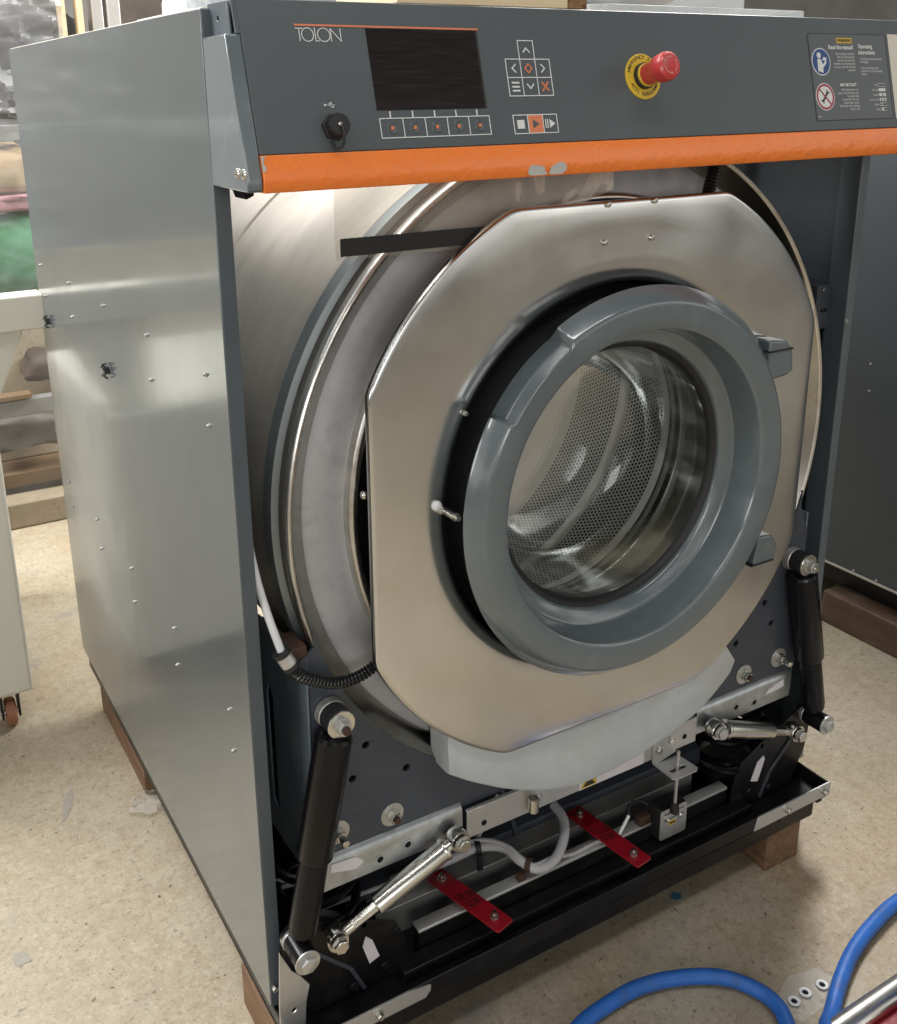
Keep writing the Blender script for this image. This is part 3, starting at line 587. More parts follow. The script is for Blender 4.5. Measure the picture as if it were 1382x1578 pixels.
# ---- door
def door():
    g = G(); n = 720; V = []; F = []
    prof = [(.225, -.050), (.2440, -.0740), (.2478, -.0782), (.2488, -.0798), (.2490, -.0814), (.2482, -.0832), (.2350, -.0980), (.2338, -.0992), (.2318, -.1004), (.2296, -.1010), (.2045, -.0978), (.2020, -.0972), (.2000, -.0958), (.1988, -.0935), (.1932, -.0580), (.1925, -.0562), (.1912, -.0550), (.1890, -.0542), (.1775, -.0490), (.1755, -.0475), (.1742, -.0450), (.1728, -.030), (.1745, -.018), (.20, -.016)]
    def ss(x): x = max(0, min(1, x)); return x*x*(3-2*x)
    for i in range(n):
        t = 2*math.pi*i/n; a = math.degrees(t)
        cut = ss((a-120.2)/1.6)*ss((149.6-a)/1.6)
        for r, y in prof:
            if r > .2265:
                r = r - cut*(r-.2265)*.80
                if y > -.09: y = y - cut*.004
            V.append((CX+r*math.cos(t), y, CZ+r*math.sin(t)))
    k = len(prof)
    for i in range(n):
        j = (i+1) % n
        for q in range(k-1): F.append((i*k+q, j*k+q, j*k+q+1, i*k+q+1))
    return g.add(V, F)
dr = ob('porthole_door', door(), 'door', wm_, ang=26, label='round glossy slate grey porthole door with deep glass bowl')
ring('door_seal', [(.1735, -.0430), (.1700, -.0415), (.1660, -.036), (.1650, -.020), (.168, -.012)], 'rubber', dr)
ring('dark_gap_ring', [(.2455, .020), (.2420, .002), (.2330, -.020), (.2230, -.048)], 'dark', dr)  # added dark ring that blackens the shaded gap behind the door
ring('glass_bowl', [(.1668, -.0360), (.1655, -.010), (.1640, .030), (.1610, .060), (.1540, .082), (.1420, .097), (.120, .107), (.080, .113), (.040, .116), (.0, .1165), (.0, .1135), (.040, .113), (.080, .110), (.119, .104), (.140, .094), (.1515, .079), (.158, .058), (.1605, .028), (.162, -.010), (.163, -.0365)], 'glass', dr, n=128, ang=80)
ring('mouth_ring', [(.1735, -.012), (.178, -.006), (.184, .004), (.1845, .012), (.182, .020), (.186, .034), (.200, .050), (.205, .075)], 'mouth', dr, n=128, ang=60)
for rr_, yy_ in ((.1790, -.004), (.1880, .026), (.1990, .049)):
    ring('mouth_streak_ring', [(rr_+.0016*math.cos(2*math.pi*q/10), yy_+.0016*math.sin(2*math.pi*q/10)) for q in range(11)], 'streakchrome', dr, n=128, ang=80)  # added chrome rings stand in for bright streaks around the glass
for pts in ([(.700, .771), (.732, .767), (.744, .752), (.748, .725), (.732, .719), (.700, .716)], [(.712, .494), (.738, .491), (.749, .475), (.748, .447), (.705, .450)]):
    g = G().prism(pts, XZ, -.049, -.078); ob('hinge', g, 'door', dr, bev=.003, seg=3)
    zs = sorted(p[1] for p in pts); zm = zs[0]+(zs[-1]-zs[0])*(.72 if zs[0] > .6 else .12)
    g = G().box((.700, -.0795, zm-.0010), (.7430, -.0485, zm+.0010)); ob('hinge_gap', g, 'rubber', dr)

# ---- drum seen through the glass
RD = .340
dm = ring('drum', [(.206, .080), (.210, .098), (.24, .104), (.31, .135), (.335, .170), (RD, .197)], 'drum', wm_, n=128, label='perforated stainless drum')
ring('drum_band', [(RD, .314), (RD-.0015, .316), (RD-.0015, .340), (RD, .342)], 'drumband', dm, n=128)
ring('drum_band', [(RD, .449), (RD, .475), (RD-.003, .478), (RD-.003, .482), (RD-.02, .497), (0, .500)], 'drum', dm, n=128)
g = G(); mrow = 0
for ya, yb in ((.197, .316), (.340, .449)):
    ny = round((yb-ya)/.0068); na = 300; dy = (yb-ya)/ny
    for iy in range(ny):
        for ia in range(na):
            a0 = 2*math.pi*(ia+.5*(iy % 2))/na; a1 = a0+2*math.pi/na; y0 = ya+iy*dy; y1 = y0+dy
            # only the arc that the glass bowl can show from the front
            am = math.degrees((a0+a1)/2) % 360
            V = []
            def pt(a, y): return (CX+RD*math.cos(a), y, CZ+RD*math.sin(a))
            ac, yc = (a0+a1)/2, (y0+y1)/2
            out = [(a0, y0), (ac, y0), (a1, y0), (a1, y1), (ac, y1), (a0, y1)]
            hexs = [(ac+.0026/RD*math.cos(q), yc+.0026*math.sin(q)) for q in [math.radians(d_) for d_ in (215, 270, 325, 35, 90, 145)]]
            V = [pt(*p) for p in out] + [pt(*p) for p in hexs]
            g.add(V, [(q, (q+1) % 6, (q+1) % 6+6, q+6) for q in range(6)])
ob('perforated_shell', g, 'drum', dm, smooth=False, kind='stuff', label='drum wall with rows of small round holes')
ring('dark_hole_backing', [(.36, .12), (.36, .52), (0, .53)], 'dark', dm, n=64)  # near-black sleeve puts shade behind the drum holes
for a in (8, 128, 248):
    t = math.radians(a); er = Vector((math.cos(t), 0, math.sin(t))); et = Vector((-math.sin(t), 0, math.cos(t))); g = G(); P = []
    for u_, r in ((-.045, RD), (-.030, RD-.020), (-.012, RD-.055), (.012, RD-.055), (.030, RD-.020), (.045, RD)):
        P.append((u_, r))
    g.prism(P, lambda p, q, h: Vector((CX, h, CZ))+er*q+et*p, .205, .49); ob('lifter', g, 'drum', dm, bev=.004)

# ---- lower subframe
for mir in (False, True):
    X = (lambda x: W-x) if mir else (lambda x: x)
    P2 = (lambda pts: mirx(pts)) if mir else (lambda pts: list(pts))
    up = [(.070, .200), (.070, .43), (.060, .470)] if not mir else [(.056, .200), (.056, .30), (.060, .36), (.058, .43), (.078, .475)]
    tip = .482 if not mir else .500
    arcp = [(CX+.4195*math.cos(math.radians(a)), CZ+.4195*math.sin(math.radians(a))) for a in range(196, 262, 4)]
    outer = up + [(.078, tip)] + arcp + [(.420, .186)] + [(.070, .186)]
    outer = [(p[0], p[1]) for p in outer]
    holes = [disc(x, z, .0052, 12) for x, z in ((.1196, .2906), (.1386, .331), (.194, .278))]
    g = G().prism([P2(outer)] + [P2(h) for h in holes], XZ, -.007, -.0035)
    gp = ob('gusset_plate', g, 'gusset', wm_, bev=.0008, label=('left' if not mir else 'right')+' slate gusset plate under the tub')
    # folded side wall with a long slot, and dark box behind
    if not mir:
        slot = [(.105, .20), (.112, .19), (.124, .20), (.124, .36), (.115, .375), (.105, .36)]
        g = G().prism([[(-.007, .150), (-.007, .48), (.40, .42), (.40, .150)], slot], YZ, .0662, .0692)
    else: g = G().box((W-.0575, -.0035, .150), (W-.0545, .40, .46))
    ob('gusset_side', g, 'gussetside', wm_, bev=.001)
    # galvanised foot of the plate: bent lip and upright rail
    lip = [(-.0072, .196), (-.0105, .193), (-.0132, .188), (-.0140, .182), (-.0140, .1505), (-.0120, .1500), (-.0120, .181), (-.0072, .1905)]
    xa_, xb_ = (.070, .2722)
    g = G().prism(lip, YZ, X(xa_), X(xb_)); rl = ob('foot_rail', g, 'galv', wm_, bev=.0005, label='galvanised lower lip of the '+('left' if not mir else 'right')+' gusset')
    for x, z in ((.1500, .165), (.190, .170)):
        g = G().prism([disc(X(x), z, .0070, 16), disc(X(x), z, .0046, 12)], XZ, -.0142, -.0150); ob('hole_boss', g, 'galv', rl)
        g = G().prism(disc(X(x), z, .0045, 12), XZ, -.0141, -.0145); ob('hole', g, 'dark', rl)
    if not mir: lp = [(.082, .1755), (.083, .1872), (.1165, .1840), (.1275, .1735), (.1165, .1660)]
    else: lp = [(.834, .1700), (.841, .1785), (.873, .1865), (.874, .1725)]
    g = G().prism(lp, XZ, -.0142, -.0150); ob('sticker', g, 'whitelabel', rl, smooth=False)
    for x, z in ((.1720, .2185), (.0965, .2240)):
        g = G().cyl((X(x), -.007, z), (X(x), -.0090, z), .0160, n=26, bev=.0004); wa = ob('washer', g, 'zincdull', gp)
        g = G().cyl((X(x), -.0092, z), (X(x), -.0115, z), .0090, n=20).hexa((X(x), -.0115, z), (0, -1, 0), .0078, .008); ob('nut', g, 'zinc', gp)
        g = G().cyl((X(x), -.0195, z), (X(x), -.0240 if x > .1 else -.033, z), .0046, n=14, bev=.0006); ob('bolt_end', g, 'rust' if x > .1 else 'zinc', gp)
g = G().prism([(-.0132, .1862), (-.0182, .1850), (-.0182, .1435), (-.0160, .1435), (-.0160, .1830), (-.0132, .1838)], YZ, .2765, .6835)
cbar = ob('cross_bar', g, 'alu', wm_, bev=.0006, label='silver cross bar between the gussets')
for x, z in ((.303, .158), (.660, .160)): g = G().prism(disc(x, z, .0042, 14), XZ, -.0184, -.0188); ob('hole', g, 'dark', cbar)
g = G().lathe([(.0078, 0), (.0078, .020), (.0062, .020), (.0062, 0)], (.377, -.0265, .152), (0, 0, 1), 20, close=True); ob('clip_tube', g, 'zinc', cbar)
g = G().hexa((.391, -.0182, .164), (0, -1, 0), .0055, .005); ob('bolt', g, 'zinc', cbar)
g = G().prism([(.462, .1440), (.580, .1440), (.580, .1640), (.462, .1570)], XZ, -.0184, -.0190); bl = ob('sticker', g, 'whitelabel', cbar, smooth=False)
g = G().prism([(.464, .1455), (.492, .1455), (.492, .1570), (.470, .1570)], XZ, -.0191, -.0195); ob('sticker_mark', g, 'yellow', cbar, smooth=False)
g = G().prism([(.468, .1475), (.490, .1475), (.484, .1548), (.474, .1548)], XZ, -.0196, -.0199); ob('sticker_print', g, 'blacktext', cbar, smooth=False)
# trip rod bracket under the bar
g = G().prism([[(.596, .178), (.642, .182), (.642, .1420), (.600, .1330), (.596, .140)]], XZ, -.0186, -.0206); tb = ob('trip_bracket', g, 'alu', wm_, bev=.0006, label='folded bracket with slotted tab holding the trip rod')
slot = arc(.612, -.045, .004, .004, 90, 270, 6)+arc(.634, -.045, .004, .004, -90, 90, 6)
g = G().prism([[(.600, -.0207), (.646, -.0207), (.650, -.058), (.644, -.062), (.604, -.062), (.600, -.058)], slot], XY, .1330, .1352); ob('slotted_tab', g, 'alu', tb)
for x, z in ((.606, .159), (.630, .166)): g = G().cyl((x, -.0207, z), (x, -.0217, z), .0062, n=14).hexa((x, -.0217, z), (0, -1, 0), .0052, .005); ob('bolt', g, 'zinc', tb)
g = G().cyl((.6225, -.045, .165), (.6225, -.045, .062), .0026, n=10); ob('trip_rod', g, 'zincdull', tb)
g = G().cyl((.6225, -.045, .076), (.6225, -.045, .060), .006, .0072, n=14); ob('rubber_boot', g, 'rubber', tb)

# balance weight: crescent beneath the plate
def crescent():
    g = G(); V = []; F = []; n = 72
    tab = [(0, .424), (.14, .4300), (.24, .4370), (.43, .4490), (.64, .4470), (.85, .4490), (.97, .4400), (1, .430)]
    for i in range(n+1):
        t = i/n
        for (t0, r0), (t1, r1) in zip(tab, tab[1:]):
            if t0 <= t <= t1: ro = r0+(r1-r0)*(t-t0)/(t1-t0)
        ri = .352; hump = .004*math.exp(-(t/.03)**2)
        ai, ao = 226.5+(306.8-226.5)*t, 235+(306.4-235)*t
        for r, y in ((ri, .010), (ri, -.0300), (ri+.006, -.0345), (.395, -.0365-hump), (ro-.008, -.0372-hump), (ro-.002, -.0350-hump), (ro, -.0320), (ro, -.0080), (ro-.004, .004)):
            a = math.radians(ai+(ao-ai)*(r-ri)/(ro-ri)); V.append((CX+r*math.cos(a), y, CZ+r*math.sin(a)))
    for i in range(n):
        for q in range(9): F.append((i*9+q, (i+1)*9+q, (i+1)*9+(q+1) % 9, i*9+(q+1) % 9))
    F += [tuple(range(9)), tuple(n*9+q for q in reversed(range(9)))]
    return g.add(V, F)
ob('balance_weight', crescent(), 'weight', wm_, ang=30, label='pale grey crescent balance weight below the front plate')

# dampers, struts and springs, left then right
for mir in (False, True):
    X = (lambda x: W-x) if mir else (lambda x: x)
    sd = 'left' if not mir else 'right'
    U = Vector((X(.092), 0, .396)); B = Vector((X(.0283), 0, .106)); ya = -.0285
    ax = (B-U); L_ = ax.length; ax.normalize()
    q = lambda t: U+ax*t+Vector((0, ya-.007*t/L_, 0))
    g = G().lathe([(0, .0155), (.0150, .0155), (.0205, .0185), (.0225, .0225), (.0222, .0255), (.0222, .172), (.0205, .175), (.0178, .175), (.0178, .265), (.0160, .275), (.0080, .2805), (0, .2805)], U+Vector((0, ya, 0)), q(L_)-q(0), 36)
    dp = ob('damper', g, 'blackgloss', wm_, ang=30, label=sd+' black shock absorber leaning outwards')
    g = G().cyl((U.x, -.0075, U.z), (U.x, -.0185, U.z), .0185, .0175, n=28, bev=.001); ob('spacer', g, 'zincdull', dp)
    g = G().cyl((U.x, -.0185, U.z), (U.x, -.0400, U.z), .0170, n=28, bev=.001); ob('eye', g, 'rubber', dp)
    g = G().cyl((U.x, -.0402, U.z), (U.x, -.0428, U.z), .0172, n=30, bev=.0005); ob('washer', g, 'zinc', dp)
    g = G().cyl((U.x, -.043, U.z), (U.x, -.0455, U.z), .0105, n=20).hexa((U.x, -.0455, U.z), (0, -1, 0), .0090, .0085); ob('nut', g, 'zincdull', dp)
    g = G().cyl((U.x, -.054, U.z), (U.x, -.0575, U.z), .0052, n=14, bev=.0006); ob('bolt_end', g, 'rust' if not mir else 'zinc', dp)
    g = G().cyl((B.x, -.0080, B.z), (B.x, -.0580, B.z), .0150, n=28, bev=.001); ob('eye', g, 'blackgloss', dp)
    g = G().cyl((B.x, -.012, B.z), (B.x, -.022, B.z), .0158, n=28, bev=.0006); ob('sleeve', g, 'zincdull', dp)
    g = G().cyl((B.x, -.0582, B.z), (B.x, -.0605, B.z), .0158, n=28, bev=.0005); ob('washer', g, 'zincdull', dp)
    g = G().hexa((B.x, -.0605, B.z), (0, -1, 0), .0100, .0065); ob('bolt_head', g, 'zincdull', dp)
    # strut
    O_ = Vector((X(.0758), -.036, .0985)); I_ = Vector((X(.2526), -.033, .1650)); t_ = (I_-O_); SL_ = t_.length; t_.normalize()
    at = lambda k: O_+t_*SL_*k
    g = G().lathe([(0, 0), (.0100, 0), (.0130, .0015), (.0133, .003), (.0133, SL_*.57-.003), (.0130, SL_*.57), (.0095, SL_*.57), (0, SL_*.57)], at(.31), t_, 30); st = ob('strut', g, 'zinc', wm_, ang=50, label=sd+' silver stabiliser strut with rod ends')
    g = G().lathe([(.0098, 0), (.0145, .001), (.0150, .0035), (.0145, .006), (.0098, .007)], at(.865), t_, 26); ob('lock_ring', g, 'zinc', st)
    g = G().cyl(at(.075), at(.32), .0072, .0082, n=8); ob('rod', g, 'zinc', st)
    for c_, nm in ((O_, 0), (I_, 1)):
        g = G().lathe([(.0095, -.0085), (.0135, -.0085), (.0142, -.0070), (.0142, .0070), (.0135, .0085), (.0095, .0085)], c_, (0, 1, 0), 26, close=True)
        if nm: g.cyl(at(.86), at(.95), .0086, .0080, n=16)
        else: g.cyl(at(.05), at(.13), .0078, .0078, n=16)
        ob('rod_end', g, 'zinc', st, ang=40)
        g = G().cyl(c_+Vector((0, .0145, 0)), c_+Vector((0, -.0110, 0)), .0094, n=20); ob('bush', g, 'rubber', st)
        g = G().cyl(c_+Vector((0, -.011, 0)), c_+Vector((0, -.0128, 0)), .0112, n=22).hexa(c_+Vector((0, -.0128, 0)), (0, -1, 0), .0096, .0065); ob('bolt', g, 'zinc' if not mir or not nm else 'zincdull', st)
    # spring
    sx_ = X(.100); pts = [(sx_+.052*math.cos(a), .075+.052*math.sin(a), -.01+.165*a/(2*math.pi*4.2)) for a in [2*math.pi*4.2*i/150 for i in range(151)]]
    g = G().tube(pts, .0062, 9); sg = ob('coil_spring', g, 'blackgloss', wm_, label=sd+' black coil spring behind the rail')
    g = G().lathe([(0, -.018), (.050, -.018), (.050, -.004), (.044, -.002), (.040, -.008), (0, -.008)], (sx_, .075, 0), (0, 0, 1), 30); ob('spring_cup', g, 'zincdull', sg)
    g = G().lathe([(.050, -.020), (.064, -.020), (.064, -.008), (.051, -.006)], (sx_, .075, 0), (0, 0, 1), 30); ob('spring_seat', g, 'rubber', sg)
    # black bracket that carries damper and strut
    bp_ = [(.188, .000), (.178, .040), (.168, .062), (.128, .084), (.114, .088), (.030, .125), (.014, .118), (.012, .100), (.020, .040), (.048, -.022), (.180, -.022)]
    if mir: bp_ = mirx(bp_)
    hl = [disc(X(.171), .047, .004, 10), disc(X(.124), .077, .004, 10)]
    g = G().prism([bp_]+hl, XZ, -.0135, -.0165); bk = ob('base_bracket', g, 'black', wm_, bev=.0008, label=sd+' black bracket plate rising from the base')
    g = G()
    for (xa1, za1), (xb1, zb1) in (((.058, .068), (.102, .022)), ((.102, .022), (.121, -.020))):
        tt = Vector((xb1-xa1, zb1-za1)).normalized()*.0026; nx_, nz_ = -tt.y, tt.x
        P4 = [(xa1+nx_, za1+nz_), (xb1+nx_, zb1+nz_), (xb1-nx_, zb1-nz_), (xa1-nx_, za1-nz_)]
        g.prism([(X(p[0]), p[1]) for p in P4], XZ, -.0166, -.0195)
    ob('bracket_fold_highlight', g, 'gusset', bk, bev=.0006)  # lighter strip paints the bright line along the fold
    if not mir: lp = [(.125, .060), (.134, .050), (.1435, .020), (.129, .015), (.120, .046)]
    else: lp = [(.841, .058), (.844, .050), (.832, .013), (.816, .019), (.828, .051)]
    g = G().prism(lp, XZ, -.0167, -.0175); ob('sticker', g, 'whitelabel', bk, smooth=False)
    for x, y, z in ((.150, -.0165, .006), (.105, -.0165, -.004)): g = G().cyl((X(x), y, z), (X(x), y-.001, z), .009, n=16).hexa((X(x), y-.001, z), (0, -1, 0), .0065, .006); ob('bolt', g, 'black', bk)
    # zinc corner strip on the base front
    sx0, sx1 = (.030, .190)
    sp2 = [(sx0, -.0015), (.158, -.0015), (.1905, -.0075), (.1900, -.0160), (.182, -.0240), (sx0, -.0240)] if not mir else [(.7815, -.0010), (.9475, -.0010), (.9480, -.0240), (.7740, -.0240)]
    g = G().prism(sp2, XZ, -.0652, -.0680); cs = ob('corner_strip', g, 'alu', wm_, bev=.0006, label=sd+' silver strip screwed to the base front')
    for x in (.115, .030) if mir else (.115,):
        g = G().cyl((X(x), -.068, -.0115), (X(x), -.0695, -.0115), .0062, n=16).hexa((X(x), -.0695, -.0115), (0, -1, 0), .0048, .0065); ob('bolt', g, 'zinc', cs)
    if mir:
        for x in (.115, .028): g = G().box((X(x)-.008, -.064, -.036), (X(x)+.004, -.052, -.0245)); ob('captive_nut', g, 'black', cs, bev=.001)
# pale grey foot plate, left
g = G().prism([[(.004, .109), (.018, .075), (.028, .063), (.040, .043), (.0345, .019), (.0310, -.026), (-.001, -.026), (-.0005, .029)], disc(.018, .015, .0035, 10)], XZ, -.030, -.0325); ob('foot_plate', g, 'alu', wm_, bev=.001, label='pale grey foot plate beside the left damper')
g = G().hexa((.006, -.0012, .030), (0, -1, 0), .0045, .006); ob('screw', g, 'zinc', wm_)

# ---- base tray and cross members
g = G().box((.004, -.0650, -.0300), (.948, .98, -.0260)).box((.004, -.0650, -.0260), (.948, -.0630, -.0030)).box((.945, -.0630, -.0260), (.948, .98, -.0030)).box((.004, -.0630, -.0260), (.007, .98, -.0030))
bt = ob('base_tray', g, 'black', wm_, bev=.0012, label='black base tray along the bottom of the machine')
for y0, y1 in ((-.055, -.006), (.93, .97)): ob('base_beam', G().box((.020, y0, -.0680), (.930, y1, -.0301)), 'black', bt, bev=.004)
for x0 in (.03, .915): ob('base_beam', G().box((x0, -.0055, -.0680), (x0+.05, .929, -.0301)), 'black', bt)
g = G().prism([(-.012, -.0259), (-.036, -.0259), (-.038, -.010), (-.036, -.006), (-.0125, -.006)], YZ, .170, .800); ob('step_ledge', g, 'black', bt, bev=.001)
g = G().box((.2070, -.0090, -.0260), (.7720, .0092, .0190)); cm = ob('cross_member', g, 'black', wm_, bev=.001, label='front cross member with a worn silver top face')
g = G().prism([(-.0094, .0160), (-.0094, .0193), (-.0075, .0205), (.0095, .0205), (.0095, .0192)], YZ, .2065, .7725); ob('cross_member_top', g, 'alu', cm, bev=.0006)
for x, y in ((.432, .003),): g = G().cyl((x, y, .0206), (x, y, .0209), .0042, n=14); ob('hole', g, 'dark', cm)
g = G().box((.170, .0435, -.026), (.748, .0450, .0205)).box((.170, .0450, .0190), (.748, .0760, .0205)); ob('rear_angle', g, 'alu', wm_, bev=.0006, label='thin steel angle behind the cross member')
g = G().prism([(.0770, .000), (.0770, .030), (.26, .075), (.42, .050), (.42, .0)], YZ, .150, .800); ob('drip_pan', g, 'gusset', wm_, bev=.002, label='dull dark pan sloping up under the tub')
g = G().prism([(.420, .0200), (.426, .0200), (.395, .1200), (.389, .1200)], XZ, .07, .16); ob('pan_brace', g, 'gusset', wm_)
# red transport plates
LET = {'T': [[(0, 1), (.8, 1)], [(.4, 1), (.4, 0)]], 'O': [arc(.4, .5, .36, .5, 90, 440, 14)], 'L': [[(.1, 1), (.1, 0), (.7, .05)]], 'N': [[(.05, 0), (.1, 1), (.7, .05), (.75, 1)]],
       'F': [[(.1, 0), (.1, 1), (.8, 1)], [(.1, .55), (.6, .55)]], 'R': [[(.1, 0), (.1, 1), (.6, .95), (.65, .6), (.1, .5), (.7, 0)]], 'S': [[(.7, .9), (.4, 1), (.1, .8), (.3, .55), (.65, .4), (.5, .05), (.05, .1)]], '9': [arc(.4, .7, .28, .28, 0, 360, 10), [(.68, .7), (.6, 0)]]}
RED = []
for (rb, fb, lab) in (((.2850, .0630), (.3180, -.0670), 'left'), ((.5340, .0670), (.5530, -.0750), 'right')):
    a = Vector((*rb, 0)); b = Vector((*fb, 0)); t = (b-a).normalized(); L0 = (b-a).length; u = Vector((t.y, -t.x, 0))  # u points to -x side
    if u.x > 0: u = -u
    wd_ = .0300
    fnr = lambda p, q, h, a=a, t=t, u=u: a+t*p+u*q+Vector((0, 0, .0290+h))
    g = G().prism(rrect(0, 0, L0, wd_, .003), fnr, 0, .0032); rp = ob('transport_plate', g, 'red', wm_, bev=.0005, label=lab+' dark red transport plate lettered TOLON FRONT')
    for p in (.016, L0-.020):
        c_ = fnr(p, wd_*.5, .0032); g = G().cyl(c_, c_+Vector((0, 0, .0012)), .0062, n=16).hexa(c_+Vector((0, 0, .0012)), (0, 0, 1), .0055, .0050).cyl(c_+Vector((0, 0, .0062)), c_+Vector((0, 0, .0100)), .0030, n=10); ob('bolt', g, 'zinc', rp)
    g = G(); rnd = random.Random(5)
    def word(s, p0, q0, hgt, wdt, adv):
        for i, ch in enumerate(s):
            for s_ in LET[ch]:
                jit = rnd.uniform(-.06, .06)
                # letters run along the plate's width, tops towards the rear bolt
                pts = [(p0-(y+jit)*hgt+i*.0012, q0-(x*wdt+i*adv)) for x, y in s_]
                stroke(g, pts, .0009, fnr, .0033, .0036)
    word('TOLON', .064, .0288, .0130, .0046, .0057); word('FRONT', .081, .0288, .0130, .0046, .0057); word('9S', .0125, .0292, .009, .0045, .0055)
    ob('marker_lettering', g, 'marker', rp, smooth=False, label='hand-written black lettering TOLON FRONT')
# cut-out switch
g = G().box((.612, -.028, .000), (.664, .000, .052)); sw = ob('trip_switch', g, 'rubber', wm_, bev=.002, label='trip switch behind a slotted steel guard')
g = G().prism([rrect(.6095, .003, .6620, .0545, .004), [(.616, .0455), (.656, .0455), (.656, .0480), (.616, .0480)], [(.616, .0355), (.656, .0355), (.656, .0380), (.616, .0380)]], XZ, -.0300, -.0318); ob('switch_guard', g, 'zincdull', sw, bev=.0004)
for x in (.624, .648): g = G().sphere((x, -.033, .0366), .0032, 10); ob('screw', g, 'zinc', sw)
g = G().prism([(.6260, .0255), (.6400, .0255), (.6400, .0325), (.6260, .0325)], XZ, -.0319, -.0324); ob('switch_label', g, 'yellow', sw, smooth=False)
g = G().prism([(.6275, .0275), (.6385, .0275), (.6385, .0305), (.6275, .0305)], XZ, -.0325, -.0328); ob('switch_print', g, 'blacktext', sw, smooth=False)
g = G().box((.590, -.010, .0206), (.612, .004, .036)); ob('switch_bracket', g, 'rust', sw, bev=.002)
# cables in the base
g = G().tube(smooth_path([(.21, .075, .035), (.293, .059, .045), (.338, .052, .052), (.370, .032, .052), (.380, .006, .045), (.397, -.012, .036), (.430, -.010, .036), (.463, .012, .045), (.478, .035, .055), (.480, .060, .06)], 8), .0072, 12); cab = ob('supply_cable', g, 'greycable', wm_, label='thick grey cable looping through the base')
g = G().tube(smooth_path([(.10, .070, .045), (.239, .056, .050), (.309, .066, .052), (.344, .052, .062), (.372, .027, .058), (.388, -.008, .044), (.430, -.006, .036), (.465, -.004, .0242), (.499, -.003, .0240), (.548, -.003, .0240)], 8), .0030, 8); ob('signal_cable', g, 'greycable', wm_, label='thin grey cable beside the thick one')
g = G().tube(smooth_path([(.344, .060, .060), (.385, .085, .075), (.405, .090, .105), (.402, .085, .150)], 8), .0036, 8); ob('signal_cable', g, 'greycable', wm_, label='grey cable rising to the cross bar')
g = G().tube(smooth_path([(.04, .10, .09), (.13, .09, .085), (.21, .085, .078), (.28, .08, .07)], 6), .0034, 8); ob('signal_cable', g, 'greycable', wm_, label='grey cable behind the left spring')
g = G().tube(smooth_path([(.04, .10, .078), (.13, .095, .072), (.21, .09, .066), (.28, .085, .06)], 6), .0034, 8); ob('signal_cable', g, 'greycable', wm_, label='lower grey cable behind the left spring')
g = G().lathe([(.0085, -.004), (.0105, -.004), (.0105, .004), (.0085, .004)], (.338, .052, .052), (1, -.3, 0), 18, close=True).box((.333, .040, .0206), (.341, .044, .046)); ob('cable_clamp', g, 'rubber', wm_, bev=.0005)
g = G().lathe([(.0078, -.004), (.0098, -.004), (.0098, .004), (.0078, .004)], (.388, -.004, .041), (1, -1.2, 0), 18, close=True).box((.370, -.008, .0206), (.382, .002, .030)); ob('cable_clip', g, 'rust', wm_, bev=.0008)
g = G().tube([(.548, -.010, .026), (.575, .000, .042)], .0026, 8); ob('wire_tag', g, 'whitehose', wm_)
g = G().tube(smooth_path([(.575, .0, .042), (.585, .01, .050), (.605, .01, .050), (.62, -.005, .04)], 6), .0024, 8); ob('switch_wire', g, 'rubber', wm_)
# corrugated conduits, white hose
def corrugated(pts, r, pitch=.0046):
    P = smooth_path(pts, 14); Q = [P[0]]; acc = 0; out = []
    L = [0]
    for i in range(1, len(P)): L.append(L[-1]+(P[i]-P[i-1]).length)
    n = int(L[-1]/pitch*3); j = 0
    for i in range(n+1):
        s_ = L[-1]*i/n
        while j < len(L)-2 and L[j+1] < s_: j += 1
        out.append(P[j].lerp(P[j+1], (s_-L[j])/max(1e-9, L[j+1]-L[j])))
    rr = [r*(1 if i % 3 else .72) for i in range(n+1)]
    return G().tube(out, rr, 12)
ob('conduit', corrugated([(.0405, -.020, .4810), (.052, -.022, .4630), (.070, -.023, .4510), (.095, -.024, .4400), (.124, -.023, .4380), (.150, -.021, .4460), (.168, -.018, .458)], .0072), 'conduit', wm_, label='black corrugated conduit curving under the tub rim')
ob('conduit', corrugated([(.660, -.004, 1.010), (.653, -.006, .988), (.643, -.010, .965), (.632, -.016, .945)], .0085), 'conduit', wm_, label='black corrugated conduit behind the front plate')
g = G().cyl((.0350, -.018, .4930), (.0430, -.021, .4770), .0092, n=16, bev=.001); cf = ob('hose_fitting', g, 'zincdull', wm_)
g = G().cyl((.0335, -.0175, .4965), (.0358, -.0185, .4915), .0102, n=16); ob('hose_clip', g, 'rubber', cf); g = G().cyl((.0422, -.0205, .4790), (.0445, -.0215, .4745), .0100, n=16); ob('hose_clip', g, 'rubber', cf)
g = G().tube(smooth_path([(.0230, .060, .720), (.0235, .045, .640), (.0245, .020, .575), (.0275, -.002, .535), (.0345, -.0175, .496)], 8), .0046, 10); ob('white_hose', g, 'whitehose', wm_, label='thin white hose beside the left panel')
g = G().box((.047, -.012, .476), (.068, .03, .490)); ob('rusty_lug', g, 'rust', wm_, bev=.002)
g = G().prism([(.0300, .62), (.0325, .62), (.0590, .49), (.0540, .49)], XZ, .15, .17); ob('inner_edge', g, 'galv', wm_)
